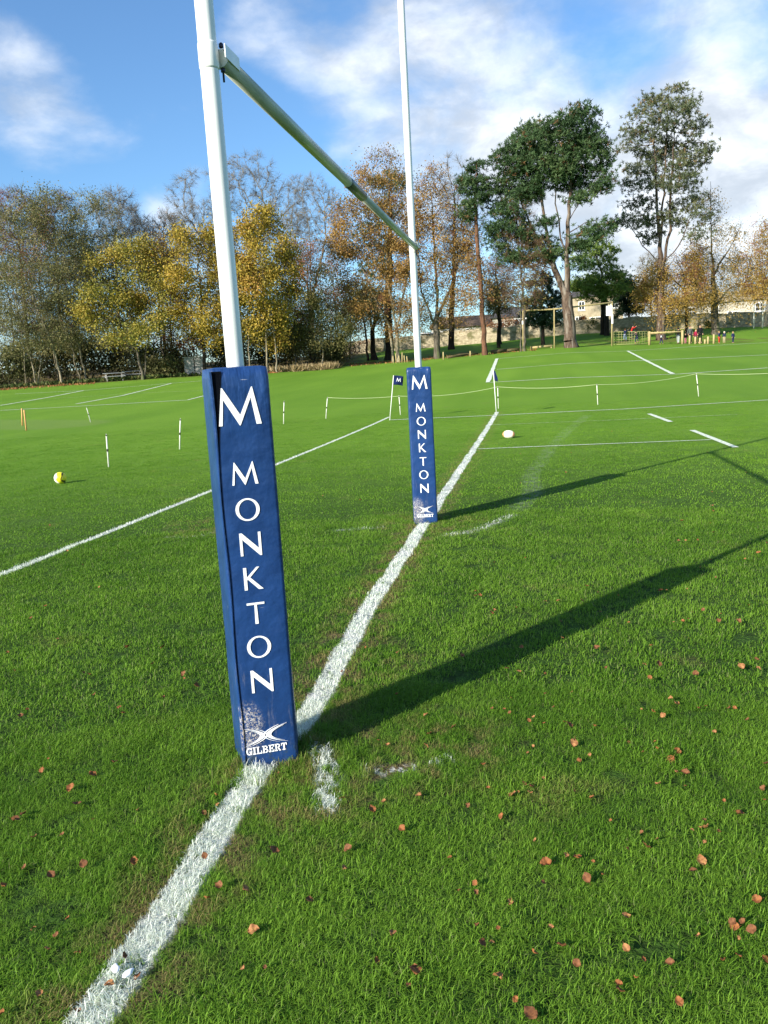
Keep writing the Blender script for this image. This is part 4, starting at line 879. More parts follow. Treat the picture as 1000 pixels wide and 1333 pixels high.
# ------------------------------------------------------------------ wall, houses and sheds behind
def frame_of(px, d, py=430):
    p = at(px, d, py); az = math.atan2(p[0]-CAM[0], p[1]-CAM[1]); return p, -az
def stone_wall():
    root = thing('stone_wall', 'long low rubble stone wall behind the park trees', 'wall')
    pxs = list(range(425, 1075, 13)); pts = [at(p, 108, 430) for p in pxs]; V = []; F = []
    for i, p in enumerate(pts):
        az = math.atan2(p[0]-CAM[0], p[1]-CAM[1]); n = np.array([math.sin(az), math.cos(az)]); h = 1.6+.08*math.sin(i*1.7)+.05*math.sin(i*.6)
        if 560 < pxs[i] < 700: h += .1
        for s, z in ((-.2, -.3), (-.2, h), (.2, h), (.2, -.3)): V.append((p[0]+n[0]*s, p[1]+n[1]*s, p[2]+z))
    for i in range(len(pts)-1):
        a = 4*i
        for k in range(3): F.append((a+k, a+k+1, a+k+5, a+k+4))
    link('wall_face', mesh_np('wall_face', V, F, [M['stone']]), root)
    V = []; F = []
    for i, p in enumerate(pts[:-1]):
        for s in range(3):
            q = p+(pts[i+1]-p)*(s+.5)/3; hh = 1.6+.08*math.sin((i+s/3)*1.7)+.05*math.sin((i+s/3)*.6)+(.1 if 560 < pxs[i] < 700 else 0)
            az = math.atan2(q[0]-CAM[0], q[1]-CAM[1]); n = np.array([math.sin(az), math.cos(az)]); t = np.array([math.cos(az), -math.sin(az)]); k = len(V); w = .21; up = random.uniform(.10, .2)
            for sx in (-1, 1):
                for sy, z in ((-.23, -.01), (-.20, up), (.20, up), (.23, -.01)):
                    c = q[:2]+t*sx*w+n*sy; V.append((c[0], c[1], q[2]+hh+z))
            F += [(k, k+1, k+5, k+4), (k+1, k+2, k+6, k+5), (k+2, k+3, k+7, k+6), (k, k+3, k+2, k+1), (k+4, k+5, k+6, k+7)]
    link('coping', mesh_np('coping', V, F, [M['stone']]), root)
stone_wall()
def house(label, px, d, w, h, depth, roof_h, wallm, roofm, wins, chim=(), bays=(), yaw=0, zdrop=0, hip=.6):
    p, rz = frame_of(px, d, 400); root = thing('house', label, 'house', (p[0], p[1], p[2]-zdrop), rz+yaw, 'houses beyond the stone wall')
    m = MB(); m.box(-w/2, w/2, 0, depth, -.5, h)
    if roof_h:
        for x in (-w/2, w/2-.3): m.prism([(0, 0), (1, 0), (1, 1)], 0, 0.001) if 0 else None
    m.build('wall', wallm, root)
    m = MB(); o = .35; b = m.bm; v = [b.verts.new(c) for c in ((-w/2-o, -o, h), (w/2+o, -o, h), (w/2+o, depth+o, h), (-w/2-o, depth+o, h), (-w/2+hip, depth/2, h+roof_h), (w/2-hip, depth/2, h+roof_h), (-w/2-o, -o, h-.16), (w/2+o, -o, h-.16), (w/2+o, depth+o, h-.16), (-w/2-o, depth+o, h-.16))]
    for f in ((0, 1, 5, 4), (1, 2, 5), (2, 3, 4, 5), (3, 0, 4), (0, 6, 7, 1), (1, 7, 8, 2), (2, 8, 9, 3), (3, 9, 6, 0), (6, 9, 8, 7)): b.faces.new([v[i] for i in f])
    roof = m.build('roof', roofm, root)
    for cx in chim:
        m = MB(); m.box(cx-.45, cx+.45, depth/2-.4, depth/2+.4, h+roof_h-1.0, h+roof_h+1.0); m.box(cx-.52, cx+.52, depth/2-.47, depth/2+.47, h+roof_h+1.0, h+roof_h+1.14)
        for s in (-.2, .2): m.tube([(cx+s, depth/2, h+roof_h+1.14), (cx+s, depth/2, h+roof_h+1.5)], .12, 8)
        m.build('chimney', wallm, roof)
    for (x, z, ww, hh) in wins:
        m = MB(); t = .09
        m.box(x-ww/2, x-ww/2+t, -.05, .02, z, z+hh); m.box(x+ww/2-t, x+ww/2, -.05, .02, z, z+hh); m.box(x-ww/2+t, x+ww/2-t, -.05, .02, z+hh-t, z+hh); m.box(x-ww/2+t, x+ww/2-t, -.05, .02, z, z+t)
        m.box(x-.035, x+.035, -.045, .02, z+t, z+hh-t); m.box(x-ww/2+t, x-.035, -.04, .02, z+hh*.5-.03, z+hh*.5+.03); m.box(x+.035, x+ww/2-t, -.04, .02, z+hh*.5-.03, z+hh*.5+.03)
        fr = m.build('window', M['frame_white'], root); m = MB(); m.box(x-ww/2+t, x+ww/2-t, -.012, -.004, z+t, z+hh-t); m.build('pane', M['glass'], fr)
        m = MB(); m.box(x-ww/2-.1, x+ww/2+.1, -.12, .0, z-.1, z-.003); m.build('sill', M['frame_white'], fr)
    for (x, z, ww, hh) in bays:
        m = MB(); m.prism([(x-ww/2, z), (x+ww/2, z), (x+ww/2, z+hh), (x-ww/2, z+hh)], -.9, -.004); m.build('bay', M['frame_white'], root)
        for s in (-1, 0, 1):
            m = MB(); m.box(x+s*ww/3.1-ww/8, x+s*ww/3.1+ww/8, -.915, -.905, z+.9, z+hh-.2); m.build('bay_pane', M['glass'], root)
    return root
house('two storey pale stone house behind the timber frame, left of the dark cypress', 777, 128, 7.6, 5.3, 6, 1.5, M['house_stone'], M['slate'], [(-2.2, 3.2, .9, 1.3), (2.6, 3.2, 1.2, 1.3), (-.2, .9, 1.7, 1.2), (-2.7, .7, .9, 1.6)], (3.1,))
house('brown roofed bungalow with a white bay seen left of the fir', 668, 130, 6.5, 3.3, 6, 1.6, M['render_white'], M['slate'], [(-1.9, 1.3, 1.1, 1.2)], (), [(1.2, .2, 2.2, 2.7)])
house('long low brown roofed building above the wall by the far upright', 610, 132, 12, 2.6, 6, 1.7, M['render_white'], M['tile'], [(-3.5, 1.2, 1.2, 1.0), (0, 1.2, 1.2, 1.0), (3.6, 1.2, 1.6, 1.0)], (-3.2,))
house('long pale cottage glimpsed below the orange weeping beeches', 946, 127, 13, 3.5, 6, 1.4, M['render_white'], M['house_stone'], [(-4.6, 1.7, 1.2, 1.3), (-1.6, 1.7, 1.2, 1.3), (.8, 1.0, 1.4, 1.0), (4.3, 1.7, 1.3, 1.2)], (-5.2,))
# white roofed lean-to just above the wall
p, rz = frame_of(569, 111, 424); r = thing('shed', 'low lean-to with a white roof just above the wall, left of the stout beech', 'shed', p, rz)
m = MB(); m.box(-2.2, 2.2, 0, 2.2, -.3, 1.75); m.build('wall', M['wood_old'], r); m = MB(); m.prism([(-2.4, 1.76), (2.4, 1.76), (2.4, 1.95), (-2.4, 1.95)], -.25, 2.4); m.build('roof', M['frame_white'], r)
# grey shed in the wood
p, rz = frame_of(253, 80.5, 474); r = thing('shed', 'weathered grey board shed at the wood edge, half hidden by ivy', 'shed', p, rz)
m = MB(); m.box(-.95, .95, .02, 1.3, -.1, 1.75); m.build('wall', M['wood_old'], r)
m = MB(); m.prism([(-1.05, 1.75), (1.05, 1.75), (1.05, 1.83), (-1.05, 1.83)], -.1, 1.4); m.build('roof', M['wood_old'], r)
for s in (-1, 1):
    m = MB(); m.box(s*.45-.40, s*.45+.40, -.035, .012, .05, .86); 
    m.box(s*.45-.40, s*.45+.40, -.035, .012, .90, 1.66); m.build('door', M['wood_old'], r)
m = MB(); m.box(-.035, .035, -.02, .016, .0, 1.7); m.build('door_post', M['bark_dark'], r)
# picnic tables
def picnic(px, d, label, yaw):
    p, rz = frame_of(px, d, 478); r = thing('picnic_table', label, 'picnic table', p, rz+yaw, 'picnic tables at the wood edge')
    m = MB()
    for k in range(4): m.box(-.95, .95, -.34+k*.175, -.34+k*.175+.155, .72, .76, .005)
    m.build('table_top', M['table_top'], r)
    for s in (-1, 1):
        m = MB(); m.box(-.95, .95, s*.72-.14, s*.72-.01, .43, .47, .005); m.box(-.95, .95, s*.72+.01, s*.72+.14, .43, .47, .005); m.build('bench', M['table_top'], r)
        m = MB(); x = s*.7
        m.box(x-.03, x+.03, -.85, .85, .36, .427); m.box(x-.03, x+.03, -.33, .33, .655, .717)
        for q in (-1, 1): m.tube([(x, q*.72, 0), (x, q*.26, .66)], .045, 6)
        m.build('leg_frame', M['wood_old'], r)
picnic(147, 80.5, 'pale weathered picnic table nearer the leaning stems', .12); picnic(172, 83, 'pale weathered picnic table just behind the other, beside the maple foot', -.08)

# ------------------------------------------------------------------ trim trail and small timber
def post_thing(px, py, d, h, r=.07, name='timber_post', label='', group=None, mt='wood_new', lean=0):
    p = at(px, d, py); m = MB(); m.tube([(0, 0, -.1), (lean*h*.5, 0, h*.5), (lean*h, 0, h-.02), (lean*h, 0, h)], [r, r*.97, r*.93, r*.7], 10); o = m.build(name, M[mt]); o.location = p; return tag(o, label, 'post', group)
def play_frame():
    a, b, c = at(681, 85.3), at(721.5, 85, 437), at(796.5, 85, 433); r = thing('timber_frame', 'pale timber frame of three posts under one long slanting beam', 'climbing frame', b)
    tops = [horiz(681, 404.5, 85.3), horiz(721.5, 402.5, 85), horiz(797, 394, 85)]
    for g_, t in zip((a, b, c), tops):
        m = MB(); m.tube([g_-b-[0, 0, .2], t-b+[0, 0, .12]], .068, 10); m.build('post', M['wood_new'], r)
    m = MB(); m.tube([tops[0]-b, tops[1]-b, tops[2]-b+[0, 0, .02]], .08, 10); m.build('beam', M['wood_new'], r)
    q = horiz(681, 420, 85.2)-b; m = MB(); m.box(q[0]-.12, q[0]+.12, q[1]-.13, q[1]-.11, q[2]-.18, q[2]+.18, .01); m.build('notice_plate', M['frame_white'], r)
    q = horiz(796.5, 404, 84.9)-b; m = MB(); m.box(q[0]-.55, q[0]+.05, q[1]-.13, q[1]-.10, q[2]-.5, q[2]+.45, .02); m.box(q[0]-.05, q[0]+.12, q[1]-.14, q[1]-.105, q[2]-1.3, q[2]-.4, .02); m.build('cloth', M['frame_white'], r)
play_frame()
def balance_beam():
    a, b = at(690, 86.5, 436), at(719, 86.5, 434); m = MB(); c = a; m.tube([[0, 0, .22], b-c+[0, 0, .22]], .11, 10)
    for t in (.05, .95): q = (b-c)*t; m.tube([q+[0, 0, -.1], q+[0, 0, .14]], .08, 8)
    o = m.build('balance_beam', M['wood_new']); o.location = c; tag(o, 'low yellow balance beam lying left of the middle frame post', 'beam')
balance_beam()
def climbing_net():
    a, b = at(799, 85.6, 433), at(843, 85.6, 433); r = thing('climbing_net', 'square meshed rope climbing net strung low beside the timber frame', 'climbing net', a)
    L = b-a; n = 13; h = 1.35
    m = MB(); m.tube([[0, 0, h], L+[0, 0, h-.05]], .028, 8); m.build('top_rope', M['net_rope'], r)
    m = MB(); m.tube([[0, 0, .12], L+[0, 0, .12]], .025, 8); m.build('foot_rope', M['net_rope'], r)
    m = MB()
    for i in range(n+1):
        p = L*i/n; m.tube([p+[0, 0, .14], p+[.01, .03, .75], p+[0, 0, h-.03]], .017, 5)
    for k in range(1, 5): z = .12+(h-.12)*k/5; m.tube([[0, 0, z], L*.5+[0, .02, z-.04], L+[0, 0, z-.02]], .016, 5)
    m.build('mesh', M['net_rope'], r)
climbing_net()
def rail_bay():
    a, b = at(845.5, 85, 434), at(888.5, 85, 433); r = thing('trim_rail', 'square timber rail frame on two stout posts with darker cross pieces', 'climbing frame', a); L = b-a
    for q, nm in ((np.zeros(3), 0), (L, 1)):
        m = MB(); m.tube([q-[0, 0, .1], q+[0, 0, 1.32]], .12, 10); m.build('post', M['wood_new'], r)
    az = math.atan2(a[0]-CAM[0], a[1]-CAM[1]); bk = np.array([math.sin(az), math.cos(az), 0])*1.6
    for q in (bk, L+bk): m = MB(); m.tube([q-[0, 0, .1], q+[0, 0, 1.2]], .10, 8); m.build('post', M['wood_new'], r)
    m = MB(); m.tube([[-.1, 0, 1.16], L+[.1, 0, 1.2]], .075, 10); m.build('top_rail', M['wood_new'], r)
    m = MB(); m.tube([bk+[-.1, 0, 1.14], bk+L+[.1, 0, 1.18]], .075, 10); m.build('top_rail', M['wood_new'], r)
    m = MB()
    for t in (.25, .5, .75): m.tube([L*t+[0, 0, 1.26], L*t+bk+[0, 0, 1.24]], .05, 8)
    m.build('rung', M['wood_new'], r)
rail_bay()
G3 = 'timber stepping posts of the trim trail'
for px, py, h, l in ((898, 434, .75, 'tallest stepping post, next to the rail frame'), (905.5, 434, .62, 'stepping post in front of the adults, second from the rail frame'), (911.5, 434, .52, 'short pale stepping post before the adult in black'), (918, 433, .38, 'shortest stepping post right of the adult in black'), (922, 432.5, .62, 'slim stepping post right of the shortest one'), (929.5, 432, .8, 'stepping post at the far end, beside the child in red trousers')):
    post_thing(px, py, 84.5, h*1.1, .10, 'stepping_post', l, G3)
G4 = 'wooden stakes round the beech foot'
for px, h, l in ((512, .75, 'leftmost stake in the row before the orange beech'), (515.5, .95, 'second stake from the left, leaning, before the orange beech'), (519.5, .7, 'middle stake before the orange beech'), (523, 1.0, 'tall stake right of the middle one before the orange beech'), (526.5, .7, 'second stake from the right before the orange beech'), (530, .6, 'rightmost stake before the orange beech')):
    post_thing(px, 460, 80.5, h, .055, 'wooden_stake', l, G4, lean=random.uniform(-.08, .08))
post_thing(577, 456, 79.5, .75, .07, 'wooden_stake', 'lone short pale stake right of the stout beech trunk', 'short stakes beside the log edging'); post_thing(612, 450, 82.5, .55, .08, 'wooden_stake', 'short pale stake left of the slender pine foot', 'short stakes beside the log edging')
def log(px0, px1, d0, d1, label, r=.13):
    a, b = at(px0, d0), at(px1, d1); m = MB(); pts = [a-a+[0, 0, r], (b-a)*.5+[0, .05, r+.03], b-a+[0, 0, r]]; m.tube(pts, [r, r*.9, r*.8], 9); o = m.build('log', M['log']); o.location = a; tag(o, label, 'log', 'logs lying as edging under the trees')
log(582, 608, 82, 84, 'mossy log lying between the two short stakes'); log(594, 622, 84.5, 85.5, 'mossy log lying behind the short stake'); log(640, 658, 84, 85, 'mossy log right of the slender pine foot', .2); log(660, 676, 85.5, 86, 'mossy log ending at the timber frame', .16)
# white poles at the right
for px, py, d, h, l in ((981.5, 414, 104, 4.6, 'shorter white pole standing before the wall at the right'), (993, 413, 104, 6.4, 'taller white pole standing before the wall at the right'), (909.5, 404, 112, 1.7, 'white post showing above the wall by the grey bush')):
    p = at(px, d, py); m = MB(); m.tube([(0, 0, -.1), (0, 0, h*.5), (0, 0, h)], [.075, .07, .06], 12); m.sphere((0, 0, h), .06, 1); o = m.build('white_pole', M['frame_white']); o.location = p; tag(o, l, 'pole')
# fence posts with rope on the touchline
def stake(px_b, py_b, px_t, py_t, label, group='striped stakes of the rope barrier', bands=True):
    b = gp(px_b, py_b); d = math.hypot(*(b[:2]-CAM[:2])); t = horiz(px_t, py_t, d); r = thing('barrier_stake', label, 'stake', b, 0, group); v = t-b
    m = MB(); m.tube([v*0-[0, 0, .1], v*.55, v*.98, v], [.015, .015, .015, .008], 10); m.build('stake', M['stake_white'], r)
    if bands:
        for k0, k1 in ((.47, .55), (.94, .985)):
            m = MB(); m.tube([v*k0, v*k1], .0172, 10); m.build('band', M['stake_dark'], r)
    return b+v
S = []
stake(141.5, 608, 138.5, 565, 'white stake nearest the yellow football, front of the left row'); stake(233.5, 585, 235, 545, 'white stake just left of the near pad'); stake(369, 552, 370, 522, 'white stake between the near pad and the corner of the dead ball line')
A0 = stake(424, 545, 426.5, 517, 'white stake where the rope starts at its left end'); A1 = stake(521.5, 540, 519.5, 515, 'white stake half way between the left flag and the far pad')
A2 = stake(649, 532, 648, 503, 'white stake beside the right hand corner flag'); A3 = stake(778.5, 527, 777, 500, 'white stake in the middle of the right hand rope'); A4 = stake(910, 516, 906.5, 486, 'white stake leaning left at the right end of the rope')
stake(118.5, 549.5, 112.5, 530, 'white stake leaning well over, beside the cricket stumps')
def rope(pts, sag, label):
    c = pts[0]; m = MB(); P = []
    for k, (a, b) in enumerate(zip(pts[:-1], pts[1:])):
        for i in range(10): t = i/10; P.append(a+(b-a)*t-np.array([0, 0, sag[k]*4*t*(1-t)])-c)
    P.append(pts[-1]-c); m.tube(P, .0055, 6); o = m.build('rope', M['rope']); o.location = c; tag(o, label, 'rope')
dz = np.array([0, 0, .015]); END = horiz(1060, 482, 26)
rope([A0-dz, A1-dz, A2-dz, A3-dz, A4-dz, END], [.05, .12, .08, .1, .06], 'pale rope strung between the striped stakes along the touchline')
G5 = 'orange cricket stumps'
for bx, by, tx, ty, l in ((34.5, 560.5, 31.5, 533.5, 'nearer orange stump, leaning left at the cricket square'), (29.3, 554, 28.5, 531.5, 'farther orange stump, upright at the cricket square')):
    b = gp(bx, by); d = math.hypot(*(b[:2]-CAM[:2])); v = horiz(tx, ty, d)-b; m = MB(); m.tube([-v*.05, v*.5, v*.97, v], [.03, .03, .029, .02], 10); o = m.build('cricket_stump', M['stump']); o.location = b; tag(o, l, 'stump', G5)
# corner flags
def flag(px_b, py_b, px_t, py_t, label, w, side, ang, sign):
    b = gp(px_b, py_b); d = math.hypot(*(b[:2]-CAM[:2])); v = horiz(px_t, py_t, d)-b; root = thing('corner_flag', label, 'corner flag', b, 0, 'corner flags of the in-goal area')
    m = MB(); m.tube([-v*.03, v*.5, v*.99, v], [.0135, .0135, .0135, .008], 10); m.build('pole', M['flag_pole'], root)
    az = math.atan2(b[0]-CAM[0], b[1]-CAM[1])+ang; t = np.array([math.cos(az), -math.sin(az), 0])*side; nn = np.array([math.sin(az), math.cos(az), 0]); H = .30; up = v/np.linalg.norm(v)
    V = []; F = []; nx, nz = 10, 8; top = v*.995
    for i in range(nx+1):
        for j in range(nz+1):
            s = i/nx; q = top-up*H*j/nz+t*w*s+nn*(.03*math.sin(s*5+j*.5))*s-np.array([0, 0, .05*s*s]); V.append(q)
    for i in range(nx):
        for j in range(nz): a = i*(nz+1)+j; F.append((a, a+1, a+nz+2, a+nz+1))
    me = mesh_np('cloth', V, F, [M['flag_blue']], smooth=True); o = link('cloth', me, root); sm = o.modifiers.new('s', 'SOLIDIFY'); sm.thickness = .003
    if sign:
        e = shapes_mesh('emblem', place('M', 0, 0, .12), M['letter'], root)
        for vt in e.data.vertices:
            s = (vt.co.x+w*.56)/w; dpt = -vt.co.y; q = top-up*(H*.64-vt.co.z)+t*w*s+nn*(.03*math.sin(s*5+2)*s-.012-dpt)-np.array([0, 0, .05*s*s]); vt.co = Vector(q)
flag(507.5, 547, 512.5, 488.5, 'navy corner flag spread open with a white letter, left of the far pad', .32, 1, 0, True)
flag(646.5, 541, 642.5, 482.5, 'navy corner flag folded edge on, at the end of the goal line', .22, 1, 1.15, False)

# balls
def football():
    b = gp(79.5, 629.5); r = .108; o = thing('football', 'yellow and white football with black flashes lying on the left grass', 'football', (b[0], b[1], b[2]+r-.004), 0)
    m = MB(); vs = m.sphere((0, 0, 0), r, 4); rt = cr; ax = Vector((rt[0], rt[1], 0)).normalized(); up = Vector((0, 0, 1)); fw = ax.cross(up)
    for f in m.bm.faces:
        c = f.calc_center_median()/r; u = c.dot(ax); w = c.dot(up); d = c.dot(fw); s = u*.92+w*.15+.12*math.sin(w*5+d*3)
        mi = 0 if s < -.25 else 1
        if .45 < s < .60 or (s > .3 and abs(w+.45+u*.2) < .10): mi = 2
        if (c-Vector(ax*-.05+up*.75-fw*.4)).length < .22: mi = 2
        if (c-Vector(ax*-.35-up*.85-fw*.3)).length < .22: mi = 2
        f.material_index = mi
    ob = m.build('ball_skin', [mat('ball_white', (.82, .80, .74), .35, .4), mat('ball_yellow', (.80, .70, .03), .35, .4), mat('ball_black', (.02, .02, .02), .4, .4)], o)
football()
def rugby_ball():
    b = gp(662.5, 570.5); o = thing('rugby_ball', 'dirty white rugby ball with orange ends beside the goal line', 'rugby ball', (b[0], b[1], b[2]+.09), 0); m = MB(); m.sphere((0, 0, 0), .092, 4, (1, 1, 1))
    for v in m.bm.verts:
        t = v.co.x/.092; k = .142; rr = (1-abs(t)**2.0)**.5 if abs(t) < 1 else 0; v.co.x = t*k
    mt = mat('rugby_ball_skin', (.72, .66, .56), .6, .3); N = NT(mt.node_tree); tc = N.new('ShaderNodeTexCoord').outputs['Object']; sp = N.new('ShaderNodeSeparateXYZ'); N.put(sp.inputs[0], tc)
    e = N.mr(N.math('ABSOLUTE', sp.outputs[0]), .085, .10); c = N.mix(e, (.78, .72, .62), (.62, .30, .14)); c = N.mix(N.mr(N.noise(tc, 22, 4), .60, .66), c, (.55, .30, .22)); N.put(N.n['Principled BSDF'].inputs['Base Color'], c)
    s = m.build('ball_skin', mt, o); s.rotation_euler = (0, math.radians(4), -.05)
rugby_ball()

# ------------------------------------------------------------------ people by the trim trail
def skin_mesh(verts, edges, rad, name, mt, parent, sub=1):
    me = D.meshes.new(name); me.from_pydata(verts, edges, []); o = D.objects.new('tmp', me); COL.objects.link(o)
    md = o.modifiers.new('k', 'SKIN'); md.use_smooth_shade = True
    for i, r in enumerate(rad):
        sv = me.skin_vertices[0].data[i]; sv.radius = r if isinstance(r, tuple) else (r, r)
    me.skin_vertices[0].data[0].use_root = True
    s = o.modifiers.new('s', 'SUBSURF'); s.levels = sub; s.render_levels = sub
    dg = bpy.context.evaluated_depsgraph_get(); nm = D.meshes.new_from_object(o.evaluated_get(dg)); D.objects.remove(o); D.meshes.remove(me)
    nm.name = name; nm.materials.clear(); nm.materials.append(mt); nm.polygons.foreach_set('use_smooth', np.ones(len(nm.polygons), bool)); return link(name, nm, parent)
CM = {}
def cmat(c):
    if c not in CM: CM[c] = noisy('clothing_cloth', c, tuple(x*.75 for x in c), 9, .85, .1, .004)
    return CM[c]
SKIN = mat('skin', (.50, .29, .20), .6, .3)
def person(px, py, d, H, label, jacket, trousers, hair, shoes=(.03, .03, .03), facing=0, pose='stand', lift=0, child=False, hat=None):
    p, rz = frame_of(px, d, py); r = thing('person', label, 'person', (p[0], p[1], p[2]+lift), rz+facing, 'people at the trim trail')
    k = H/1.75; hs = 1.25 if child else 1.0                                        # children have larger heads
    st = {'stand': ((.10, .0), (.10, .02)), 'walk': ((.10, .22), (.10, -.22)), 'climb': ((.14, -.16), (.12, .10)), 'sit': ((.12, -.35), (.12, -.35))}[pose]
    lean = {'stand': .02, 'walk': -.05, 'climb': -.18, 'sit': .0}[pose]; hip = .92*k
    pel = (0, 0, hip); ch = (0, lean*k*.6, 1.28*k); nk = (0, lean*k, 1.46*k); hd = (0, lean*k*1.1-.01*k, 1.58*k); ht = (0, lean*k*1.1-.01*k, 1.70*k)
    V = [pel, (0, lean*.3*k, 1.1*k), ch, nk, hd, ht]; E = [(0, 1), (1, 2), (2, 3), (3, 4), (4, 5)]; R = [(.14*k, .10*k), (.12*k, .09*k), (.15*k, .10*k), .05*k, .088*k*hs, .06*k*hs]
    arms, legs = [], []
    for s, i in ((-1, 0), (1, 1)):
        fy = st[i][1]*k
        if pose == 'climb': el = (s*.26*k, lean*k-.14*k, 1.32*k); wr = (s*.24*k, lean*k-.34*k, 1.50*k)
        elif pose == 'walk': el = (s*.23*k, lean*k-fy*.35, 1.14*k); wr = (s*.22*k, lean*k-fy*.9-.08*k, .93*k)
        else: el = (s*.24*k, .03*k, 1.13*k); wr = (s*.23*k, -.09*k, .90*k)
        sh = (s*.18*k, lean*k*.8, 1.40*k); ha = tuple(np.array(wr)+(np.array(wr)-np.array(el))*.30)
        n = len(V); V += [sh, el, wr, ha]; E += [(2, n), (n, n+1), (n+1, n+2), (n+2, n+3)]; R += [.055*k, .042*k, .028*k, (.035*k, .022*k)]; arms.append((sh, el, wr, ha))
        hp = (s*.09*k, 0, .88*k); kn = (s*.10*k, fy*.5-.03*k if pose != 'climb' else fy-.10*k, .50*k if pose != 'climb' else (.50+.10*i)*k); an = (s*.11*k, fy, .09*k if pose != 'climb' else (.09+.12*i)*k); to = (s*.12*k, fy-.15*k, .04*k if pose != 'climb' else (.05+.12*i)*k)
        n = len(V); V += [hp, kn, an, to]; E += [(0, n), (n, n+1), (n+1, n+2), (n+2, n+3)]; R += [.085*k, .058*k, .040*k, .035*k]; legs.append((hp, kn, an, to))
    body = skin_mesh(V, E, R, 'body', SKIN, r)
    # nose, ears and five fingers to a hand, joined into the body mesh
    bm = bmesh.new(); bm.from_mesh(body.data)
    def blob(c, q):
        z = bmesh.ops.create_icosphere(bm, subdivisions=1, radius=q)
        for v in z['verts']: v.co += Vector(c)
    blob((hd[0], hd[1]-.095*k*hs, hd[2]+.01*k), .018*k)
    for s in (-1, 1): blob((s*.088*k*hs, hd[1], hd[2]+.01*k), .02*k)
    for sh, el, wr, ha in arms:
        u = (Vector(ha)-Vector(wr)).normalized(); side = u.cross(Vector((0, 1, .3))).normalized()
        for j, (o_, l_) in enumerate(((-.026, .060), (-.009, .072), (.009, .068), (.026, .052), (.040, .045))):
            a = Vector(ha)+side*o_*k; b = a+(u*(.9 if j < 4 else .4)+side*(0 if j < 4 else .8)+Vector((0, -.25, 0)))*l_*k
            mb = bmesh.ops.create_cone(bm, segments=5, radius1=.009*k, radius2=.006*k, depth=(b-a).length, cap_ends=True)
            q = (b-a).to_track_quat('Z', 'Y').to_matrix().to_4x4(); bmesh.ops.transform(bm, matrix=Matrix.Translation((a+b)/2)@q, verts=mb['verts'])
    bm.to_mesh(body.data); bm.free()
    g = 1.22; cv = [(0, .0, .84*k), (0, lean*.3*k, 1.1*k), ch, (0, lean*k*.9, 1.43*k)]; ce = [(0, 1), (1, 2), (2, 3)]; crr = [(.165*k, .125*k), (.145*k, .115*k), (.175*k, .125*k), .075*k]
    for sh, el, wr, ha in arms: n = len(cv); cv += [sh, el, wr]; ce += [(2, n), (n, n+1), (n+1, n+2)]; crr += [.07*k, .055*k, .045*k]
    skin_mesh(cv, ce, crr, 'jacket', cmat(jacket), r)
    tv = [(0, 0, .93*k)]; te = []; tr = [(.15*k, .11*k)]
    for hp, kn, an, to in legs: n = len(tv); tv += [hp, kn, tuple(np.array(an)+[0, 0, .03*k])]; te += [(0, n), (n, n+1), (n+1, n+2)]; tr += [.10*k, .072*k, .058*k]
    skin_mesh(tv, te, tr, 'trousers', cmat(trousers), r)
    for hp, kn, an, to in legs: skin_mesh([tuple(np.array(an)+[0, .03*k, -.02*k]), tuple(np.array(an)+[0, -.07*k, -.04*k]), to], [(0, 1), (1, 2)], [.048*k, .045*k, .038*k], 'shoe', cmat(shoes), r)
    m = MB(); m.sphere((hd[0], hd[1]+.018*k, hd[2]+.045*k), .104*k*hs, 2, (1, 1.02, 1.02))
    for v in list(m.bm.verts):
        if v.co.y < hd[1]-.03*k and v.co.z < hd[2]+.06*k: v.co.y = hd[1]-.03*k
    m.build('hat' if hat else 'hair', cmat(hat or hair), r)
NV = (.012, .018, .05); BK = (.012, .012, .014); BR = (.06, .03, .015); BL = (.35, .22, .09); RD = (.55, .03, .03)
person(813.5, 431, 85.4, 1.25, 'child in a navy top and pale jeans clambering at the left of the rope net', NV, (.20, .26, .36), BR, pose='climb', facing=2.8, lift=.42, child=True)
person(822, 431, 86.0, 1.45, 'person in a bright red top and dark trousers leaning over the rope net', RD, (.03, .04, .05), BK, pose='climb', facing=1.5, lift=.55)
person(829.5, 432, 85.2, 1.15, 'small child in navy with orange shoes on the right of the rope net', NV, (.02, .03, .08), BR, (.6, .10, .04), pose='climb', facing=-.9, lift=.2, child=True)
person(861, 431, 86.2, 1.05, 'child in a white top and navy trousers inside the timber rail frame', (.75, .73, .76), (.03, .03, .10), BR, pose='walk', facing=1.2, child=True)
person(883, 432, 85.8, 1.6, 'person in black top and pale grey trousers at the right rail post', BK, (.42, .45, .45), BK, pose='walk', facing=2.9)
person(892.5, 431, 86, 1.0, 'small child in dark coat with a pink bag strap behind the rail post', BK, (.5, .12, .22), BR, facing=.5, child=True)
person(898.5, 430, 86.4, 1.72, 'adult in a long grey green coat left of the child in dark red', (.10, .11, .10), (.04, .04, .05), BR, facing=.4)
person(906, 430.5, 86.2, 1.35, 'child in a dark red coat with pink boots beside the adult in black', (.26, .015, .05), (.05, .03, .04), BL, (.6, .16, .24), facing=-.4, child=True)
person(911.5, 431, 86.0, 1.80, 'tall adult in a long black coat and black hair behind the stepping posts', BK, BK, BK, facing=.1)
person(936.5, 431.5, 84.5, 1.18, 'child in a navy jacket and bright red trousers at the end of the stepping posts', (.03, .04, .10), (.62, .04, .03), BL, facing=1.2, child=True)
person(943, 431.5, 85.0, 1.12, 'child in navy with a pale hat and beige trousers', (.02, .03, .07), (.45, .38, .24), BL, facing=-.3, child=True, hat=(.72, .66, .55))
person(954.5, 431, 85.0, 1.10, 'child wholly in navy standing apart at the right', (.02, .03, .09), (.02, .03, .08), BL, facing=.6, child=True)

